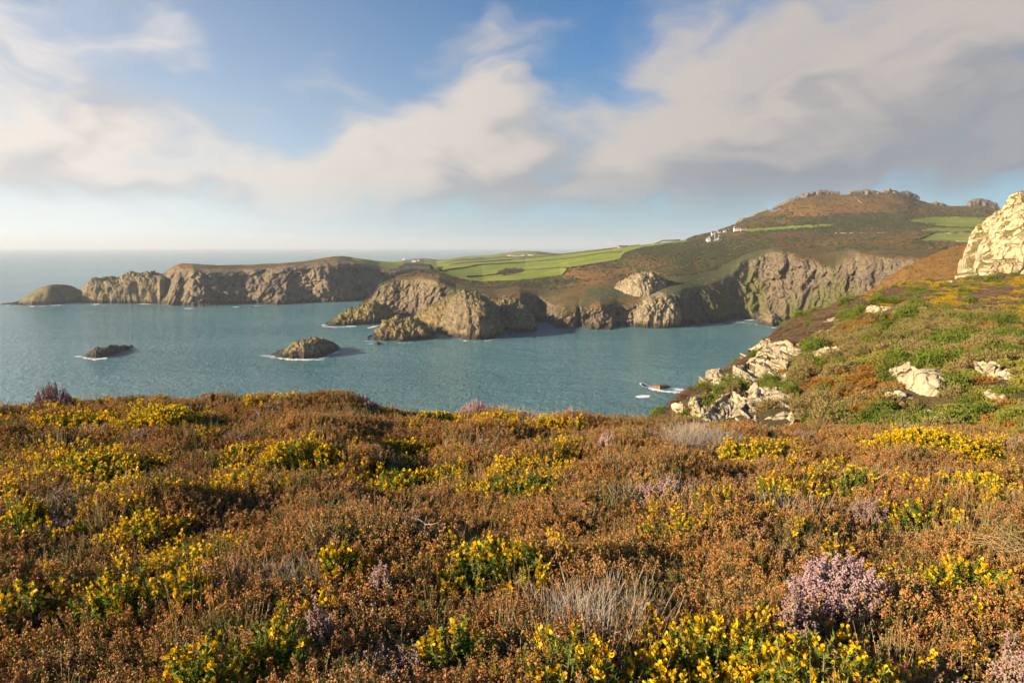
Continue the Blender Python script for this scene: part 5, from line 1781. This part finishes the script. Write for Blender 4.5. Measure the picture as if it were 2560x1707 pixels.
mound = 1.0 + .45 * fbm(pt * np.array([1, 1, 0]) / .75 + 12, 2)
scl = np.stack([sc, sc, sc * rng.uniform(.8, 1.12, n) * np.clip(mound, .5, 1.35)], -1)
scl[:, 2] *= np.interp(pt[:, 1], [4, 10], [1.0, .8])


def put(name, sel, meshes, label, cat, boost=1.0):
    sel = np.nonzero(sel)[0]
    if len(sel) == 0:
        return
    scatter(name, pt[sel], rot[sel], scl[sel] * boost, rng.integers(0, len(meshes), len(sel)), proto_collection(name + '_protos', meshes), label, cat)


put('bell_heather', (kind == 0), bell, 'rust brown faded bell heather covering the foreground', 'heather')
put('green_heather', (kind == 1), green, 'dark green heather without flowers between the rust heather', 'heather')
put('ling_heather', (kind == 2), ling, 'pale pink and buff ling heather patches in the foreground', 'heather')
put('magenta_heather', (kind == 3), mag, 'scattered magenta bell heather still in flower', 'heather')
put('dead_heather', (kind == 4), dead, 'patches of grey leafless dead heather stalks', 'dead heather')
put('dry_grass', (kind == 5), grass, 'thin straw coloured grass stems among the heather', 'grass')
put('low_gorse', (kind == 6), sprig, 'low scattered gorse sprigs with yellow flowers among the heather', 'gorse')


# a few lone plants on the rim
def twig(name, px, py, h, label, cat, mat, seed, spread=.5, thick=.012, n=7, Yoff=0.0, tuft=None):
    q = hit('heath', px, py)
    if q is None:
        return
    rng = np.random.default_rng(seed)
    e = link(name, None, label=label, cat=cat, loc=q - np.array([0, 0, .1]))
    nb, nt = NB(), NB()
    trunk = np.array([(0, 0, -.1), (.02 * h, 0, .3 * h), (-.03 * h, 0, .65 * h), (.02 * h, 0, h)])
    nb.tube(trunk, [thick, thick * .85, thick * .6, thick * .3], 0, 5)
    for _ in range(n):
        s0 = rng.uniform(.3, .95)
        b0 = along(trunk, np.array([s0]))[0]
        a = rng.uniform(0, 6.28)
        d = np.array([math.cos(a) * spread, math.sin(a) * spread, rng.uniform(.2, .9)]) * h * rng.uniform(.25, .5)
        p = np.stack([b0, b0 + d * .5 + rng.normal(0, .02 * h, 3), b0 + d])
        nb.tube(p, [thick * .5, thick * .35, thick * .12], 0, 4)
        if tuft is not None:
            m = 46
            pp = b0 + d * rng.uniform(.2, 1.1, m)[:, None] + rng.normal(0, .055 * h, (m, 3))
            nt.many(OCT, OCTF, pp, rand_rot(m, rng) * (tuft[1] * rng.uniform(.6, 1.3, m))[:, None, None], 0)
    link('stem', nb.mesh('stem', [mat]), e)
    if tuft is not None:
        link('flower_heads', nt.mesh('flower_heads', [tuft[0]]), e, kind='stuff')


twig('dead_twig', 650, 1052, .26, 'bare white forked twig poking out of the heather on the left', 'twig', M_DEAD, 401, .7, .010, 4)
twig('seedhead_shrub', 530, 1012, .22, 'small dark upright shrub on the skyline left of centre', 'shrub', M_HSTEM, 402, .25, .010, 12, tuft=(leaf_mat('brown_seedheads', (.12, .085, .035), (.08, .065, .03), .2), .011))
twig('heather_plume', 62, 1020, .36, 'tall pink tipped heather plume at the far left of the skyline', 'heather', M_HSTEM, 403, .22, .010, 8, tuft=(leaf_mat('plume_heads', (.30, .12, .13), (.22, .09, .10), .2), .012))
twig('dead_branch', 1065, 1335, .20, 'tangled bare branch above the central gorse bush', 'twig', M_DEAD, 404, 1.2, .007, 12)
twig('dead_branch', 1115, 1120, .20, 'pale dead branch beside the yellow patch in the middle distance', 'twig', M_DEAD, 405, 1.0, .008, 6)
twig('dead_branch', 2190, 1210, .26, 'pale leaning dead branch in the right middle of the heather', 'twig', M_DEAD, 406, .8, .008, 6)
twig('dead_branch', 1430, 1052, .30, 'grey dead branches standing on the rim right of centre', 'twig', M_DEAD, 407, .7, .007, 14)
twig('rose_heather', 1247, 1045, .20, 'small rose heather plume on the rim at centre', 'heather', M_HSTEM, 408, .3, .008, 9, tuft=(M_MAG, .010))


def straw_tangle(cx, cy, rx, label, seed):
    q = hit('heath', cx, cy)
    rng = np.random.default_rng(seed)
    r0 = rx * q[1] / FPX
    nb = NB()
    for _ in range(170):
        a, b = rng.uniform(0, 6.28, 2)
        c = rng.normal(0, .45, 3) * np.array([r0, r0, r0 * .5]) + np.array([0, 0, r0 * .45])
        d = np.array([math.cos(a), math.sin(a), rng.normal(0, .4)]) * r0 * rng.uniform(.3, .7)
        nb.tube([c - d, c + rng.normal(0, .15 * r0, 3), c + d], [.0012, .0016, .0008], 0, 3)
    link('straw_tangle', nb.mesh('straw_tangle', [M_STRAW]), label=label, cat='dry grass', loc=q - np.array([0, 0, .06]))


straw_tangle(2530, 1372, 75, 'pale tangle of dry straw at the right edge', 500)


# ------------------------------------------------------------------ scrub on the near slope
def tuft_bush(seed, mats, n=520, hgt=.62, leaf=.075, fl=.0, round_=1.0):
    rng = np.random.default_rng(seed)
    nb = NB()
    lobes = [(rng.uniform(-.30, .30), rng.uniform(-.30, .30), rng.uniform(.28, .5)) for _ in range(5)] + [(0, 0, .55)]
    for k in range(n):
        lx, ly, lr = lobes[rng.integers(0, len(lobes))]
        v = rng.normal(0, 1, 3)
        v[2] = abs(v[2])
        v /= np.linalg.norm(v)
        r = lr * (rng.uniform(.55, 1.02))
        p = np.array([lx + v[0] * r, ly + v[1] * r, v[2] * r * hgt / .55 * .9])
        m = 5
        dv = rng.normal(0, .7, (m, 3)) + v + np.array([0, 0, .25])
        mi = 1 if rng.uniform() < fl and v[2] > .2 else 0
        nb.many(NEED * np.array([2.0, 1, 1]), NEEDF, np.repeat(p[None], m, 0), frames(dv, rng) * (leaf * rng.uniform(.6, 1.3, m))[:, None, None], mi)
    return nb.mesh('bush', mats)


M_GORSEG = leaf_mat('slope_gorse_green', (.185, .235, .024), (.090, .140, .018), .32, .7, (.32, .32, .055))
M_GORSEO = leaf_mat('slope_gorse_olive', (.34, .25, .090), (.23, .185, .054), .28, .8, (.45, .34, .15))
M_BRACK = leaf_mat('slope_bracken', (.38, .17, .032), (.26, .145, .034), .3, .8, (.44, .25, .045))
M_HEATHP = leaf_mat('slope_heather', (.23, .150, .090), (.165, .105, .060), .25, .9, (.30, .21, .13))
M_GRASSG = leaf_mat('slope_grass', (.30, .30, .05), (.36, .25, .05), .3, .8, (.20, .24, .05))
M_YEL2 = leaf_mat('slope_gorse_yellow', (.66, .40, .012), (.50, .30, .015), .25)
b_green = [tuft_bush(700 + s, [M_GORSEG, M_YEL2]) for s in range(3)]
b_olive = [tuft_bush(710 + s, [M_GORSEO, M_YEL2], 460) for s in range(3)]
b_brack = [tuft_bush(720 + s, [M_BRACK, M_YEL2], 300, .45, .10) for s in range(2)]
b_heath = [tuft_bush(730 + s, [M_HEATHP, M_YEL2], 420, .42, .07) for s in range(3)]
b_yel = [tuft_bush(740 + s, [M_GORSEG, M_YEL2], 420, .42, .07, .75) for s in range(2)]
b_grass = [tuft_bush(750 + s, [M_GRASSG, M_YEL2], 260, .35, .11) for s in range(2)]

NS = 8500
rng = np.random.default_rng(77)
SPg = SLOPE_P
spx, spy = project(SPg[:-1, :-1])
tw = SLOPE_T[:-1, :-1]
wg = np.where(tw < 2, 1.0, 1.15) * ((spx > 1560) & (spx < 2760) & (spy < 1180) & (spy > 660) & (tw > .95) & (tw < 3.6))
sp, si, sj = sample_grid(SPg, NS, wg, rng)
tt = SLOPE_T[si, sj]
sx, sy = project(sp)
u = rng.uniform(0, 1, NS)
na, nb2, nc = fbm(sp / 6 + 3, 3), fbm(sp / 4.5 + 9, 3), fbm(sp / 9 + 40, 2)
edge = interp([(1600, 1070), (1691, 1029), (1777, 940), (1882, 888), (1945, 831), (2062, 780), (2160, 737), (2414, 690), (2700, 680)], sx)   # the ridge line
kd = np.where(na + .6 * (u - .5) > .07, 0, 1)            # 0 green 1 olive 2 bracken 3 heather 4 yellow 5 grass
kd[(nb2 + .5 * (u - .5) > .24)] = 2
kd[(nc + .4 * (u - .5) > .42)] = 5
br = np.exp(-(((sx - 2180) / 130) ** 2 + ((sy - 985) / 60) ** 2))
kd[br * 1.2 > u + .25] = 2
kd[(sx > 2380) & (sy > 930) & (u < .75)] = 5
kd[(sx > 2300) & (sy > 1020) & (u < .5)] = 5
kd[(sx > 2400) & (sy > 960) & (u > .86)] = 2
up = (tt > 1.93) | (sy - edge < 26)
kd[up] = 3
kd[up & (nb2 + .4 * (u - .5) > .12) & (sx > 2150)] = 4
kd[up & (u > .965)] = 0
kd[(sx < 2060) & (sy - edge < 40) & (u < .7)] = 3
kd[(sx > 1560) & (sy > 1045) & (sx < 2000) & (u < .6)] = 3
ok = np.ones(NS, bool)
for (b, t_, dep, lab) in SL_ROCKS:
    poly = list(t_) + list(reversed(b))
    poly = [(x, y - 2) for x, y in t_] + [(x, y + 7) for x, y in reversed(b)]
    ok &= ~in_poly(sx, sy, poly) | ((u > .92) & (b[0][0] < 2000))
pt, rot = sp[ok], np.stack([rng.normal(0, .1, ok.sum()), rng.normal(0, .1, ok.sum()), rng.uniform(0, 6.28, ok.sum())], -1)
kd, tt, u = kd[ok], tt[ok], u[ok]
sc = rng.uniform(.55, 1.15, len(pt)) * (1 + .35 * fbm(pt / 3 + 70, 2)) * np.select([kd == 0, kd == 1, kd == 3, kd == 4, kd == 5], [1.15, 1.05, .9, .95, .9], .95)
scl = np.stack([sc, sc, sc * rng.uniform(.75, 1.15, len(pt)) * np.where(kd < 2, 1.3, 1.0)], -1)
pt[:, 2] -= .08
for nm, v, ms, lab, cat in [('gorse_scrub', 0, b_green, 'dense green gorse thicket covering the near slope', 'gorse'),
                            ('withered_gorse', 1, b_olive, 'olive and brown withered gorse mixed into the thicket', 'gorse'),
                            ('bracken', 2, b_brack, 'orange bracken patches on the near slope', 'bracken'),
                            ('hillside_heather', 3, b_heath, 'purple brown heather on the shoulder of the near slope', 'heather'),
                            ('hillside_gorse', 4, b_yel, 'yellow gorse streaks through the heather on the shoulder', 'gorse'),
                            ('rough_grass', 5, b_grass, 'yellow green rough grass at the right of the near slope', 'grass')]:
    put(nm, kd == v, ms, lab, cat)

# bushes on the crag ledges
for k, (px, py, s) in enumerate([(2420, 690, 1.0), (2500, 688, 1.2), (2540, 672, 1.6), (2555, 660, 1.5)]):
    pass

# ------------------------------------------------------------------ scrub on the far slopes
M_FARS = leaf_mat('far_scrub', (.070, .072, .026), (.040, .046, .018), .15, .9, (.11, .095, .04))
M_FARB = leaf_mat('far_heath', (.155, .090, .036), (.11, .068, .030), .15, .9, (.20, .13, .06))


def far_bush(seed, mat, n=46):
    rng = np.random.default_rng(seed)
    nb = NB()
    v = rng.normal(0, 1, (n, 3))
    v[:, 2] = np.abs(v[:, 2])
    v /= np.linalg.norm(v, axis=1)[:, None]
    p = v * rng.uniform(.5, 1.0, n)[:, None] * np.array([1, 1, .7])
    nb.many(TET * np.array([1, 1, .6]), TETF, p, frames(v, rng) * rng.uniform(.22, .42, n)[:, None, None], 0)
    return nb.mesh('far_bush', [mat])


me_c = bpy.data.objects['coast_terrain'].data
buf = np.empty(len(me_c.vertices) * 3, np.float32)
me_c.vertices.foreach_get('co', buf)
CV = buf.reshape(-1, 3).astype(float)
cb_ = np.empty(len(me_c.vertices) * 4, np.float32)
me_c.attributes['cover'].data.foreach_get('color', cb_)
CC = cb_.reshape(-1, 4)
ncol = len(np.concatenate([np.arange(896, 2300, 1.9), np.arange(2300, 2600, 5.0)]))
CP_ = CV.reshape(-1, ncol, 3)
CCg = CC.reshape(-1, ncol, 4)
rowT = np.linspace(0, 1, CP_.shape[0])
vis = np.zeros(CP_.shape[:2])
vis[120:233] = 1
wg = vis * (CCg[..., 0] < .3) * (CCg[..., 1] < .35)
rng = np.random.default_rng(91)
sp, si, sj = sample_grid(CP_, 15000, wg[:-1, :-1] * (.15 + CCg[:-1, :-1, 2]), rng)
pt = sp
rot = np.stack([0 * pt[:, 0], 0 * pt[:, 0], rng.uniform(0, 6.28, len(pt))], -1)
sc = rng.uniform(.8, 2.6, len(pt))
scl = np.stack([sc, sc, sc], -1)
fs = CCg[si, sj, 2] + .3 * rng.normal(size=len(pt)) > .38
put('distant_scrub', fs, [far_bush(s, M_FARS) for s in range(3)], 'dark green scrub dotted over the far brown slopes', 'scrub')
put('distant_heath', ~fs, [far_bush(10 + s, M_FARB) for s in range(3)], 'brown heath clumps over the far slopes', 'heath')

# bracken clumps on the middle hillside
M_FARO = leaf_mat('far_bracken', (.27, .135, .030), (.19, .10, .026), .2, .9, (.33, .19, .045))
bx, by_ = project(BRACKEN_P[:-1, :-1])
sp, si, sj = sample_grid(BRACKEN_P, 7000, ((bx > 2140) & (bx < 2600) & (by_ < 800)) * 1.0, rng)
pt = sp
rot = np.stack([0 * pt[:, 0], 0 * pt[:, 0], rng.uniform(0, 6.28, len(pt))], -1)
sc = rng.uniform(.4, 1.1, len(pt))
scl = np.stack([sc, sc, sc * .8], -1)
put('hillside_bracken', rng.uniform(0, 1, len(pt)) < .88, [far_bush(20 + s, M_FARO) for s in range(3)], 'orange brown bracken covering the hillside behind the near slope', 'bracken')

# ------------------------------------------------------------------ sea haze
def build_haze():
    m, w = new_mat('haze_air')
    out = w.n('ShaderNodeOutputMaterial')
    v = w.n('ShaderNodeVolumePrincipled', {'Color': (.88, .955, 1.0, 1), 'Density': HAZE_DENSITY, 'Anisotropy': .15})
    w.t.links.new(v.outputs[0], out.inputs['Volume'])
    nb = NB()
    nb.box((-26500, -3500, -20), (26500, 26500, 245))
    me = nb.mesh('haze', [m])
    link('haze', me, kind='stuff', label='thin bright sea haze over the bay and headlands', cat='haze')


HAZE_DENSITY = .00008
build_haze()
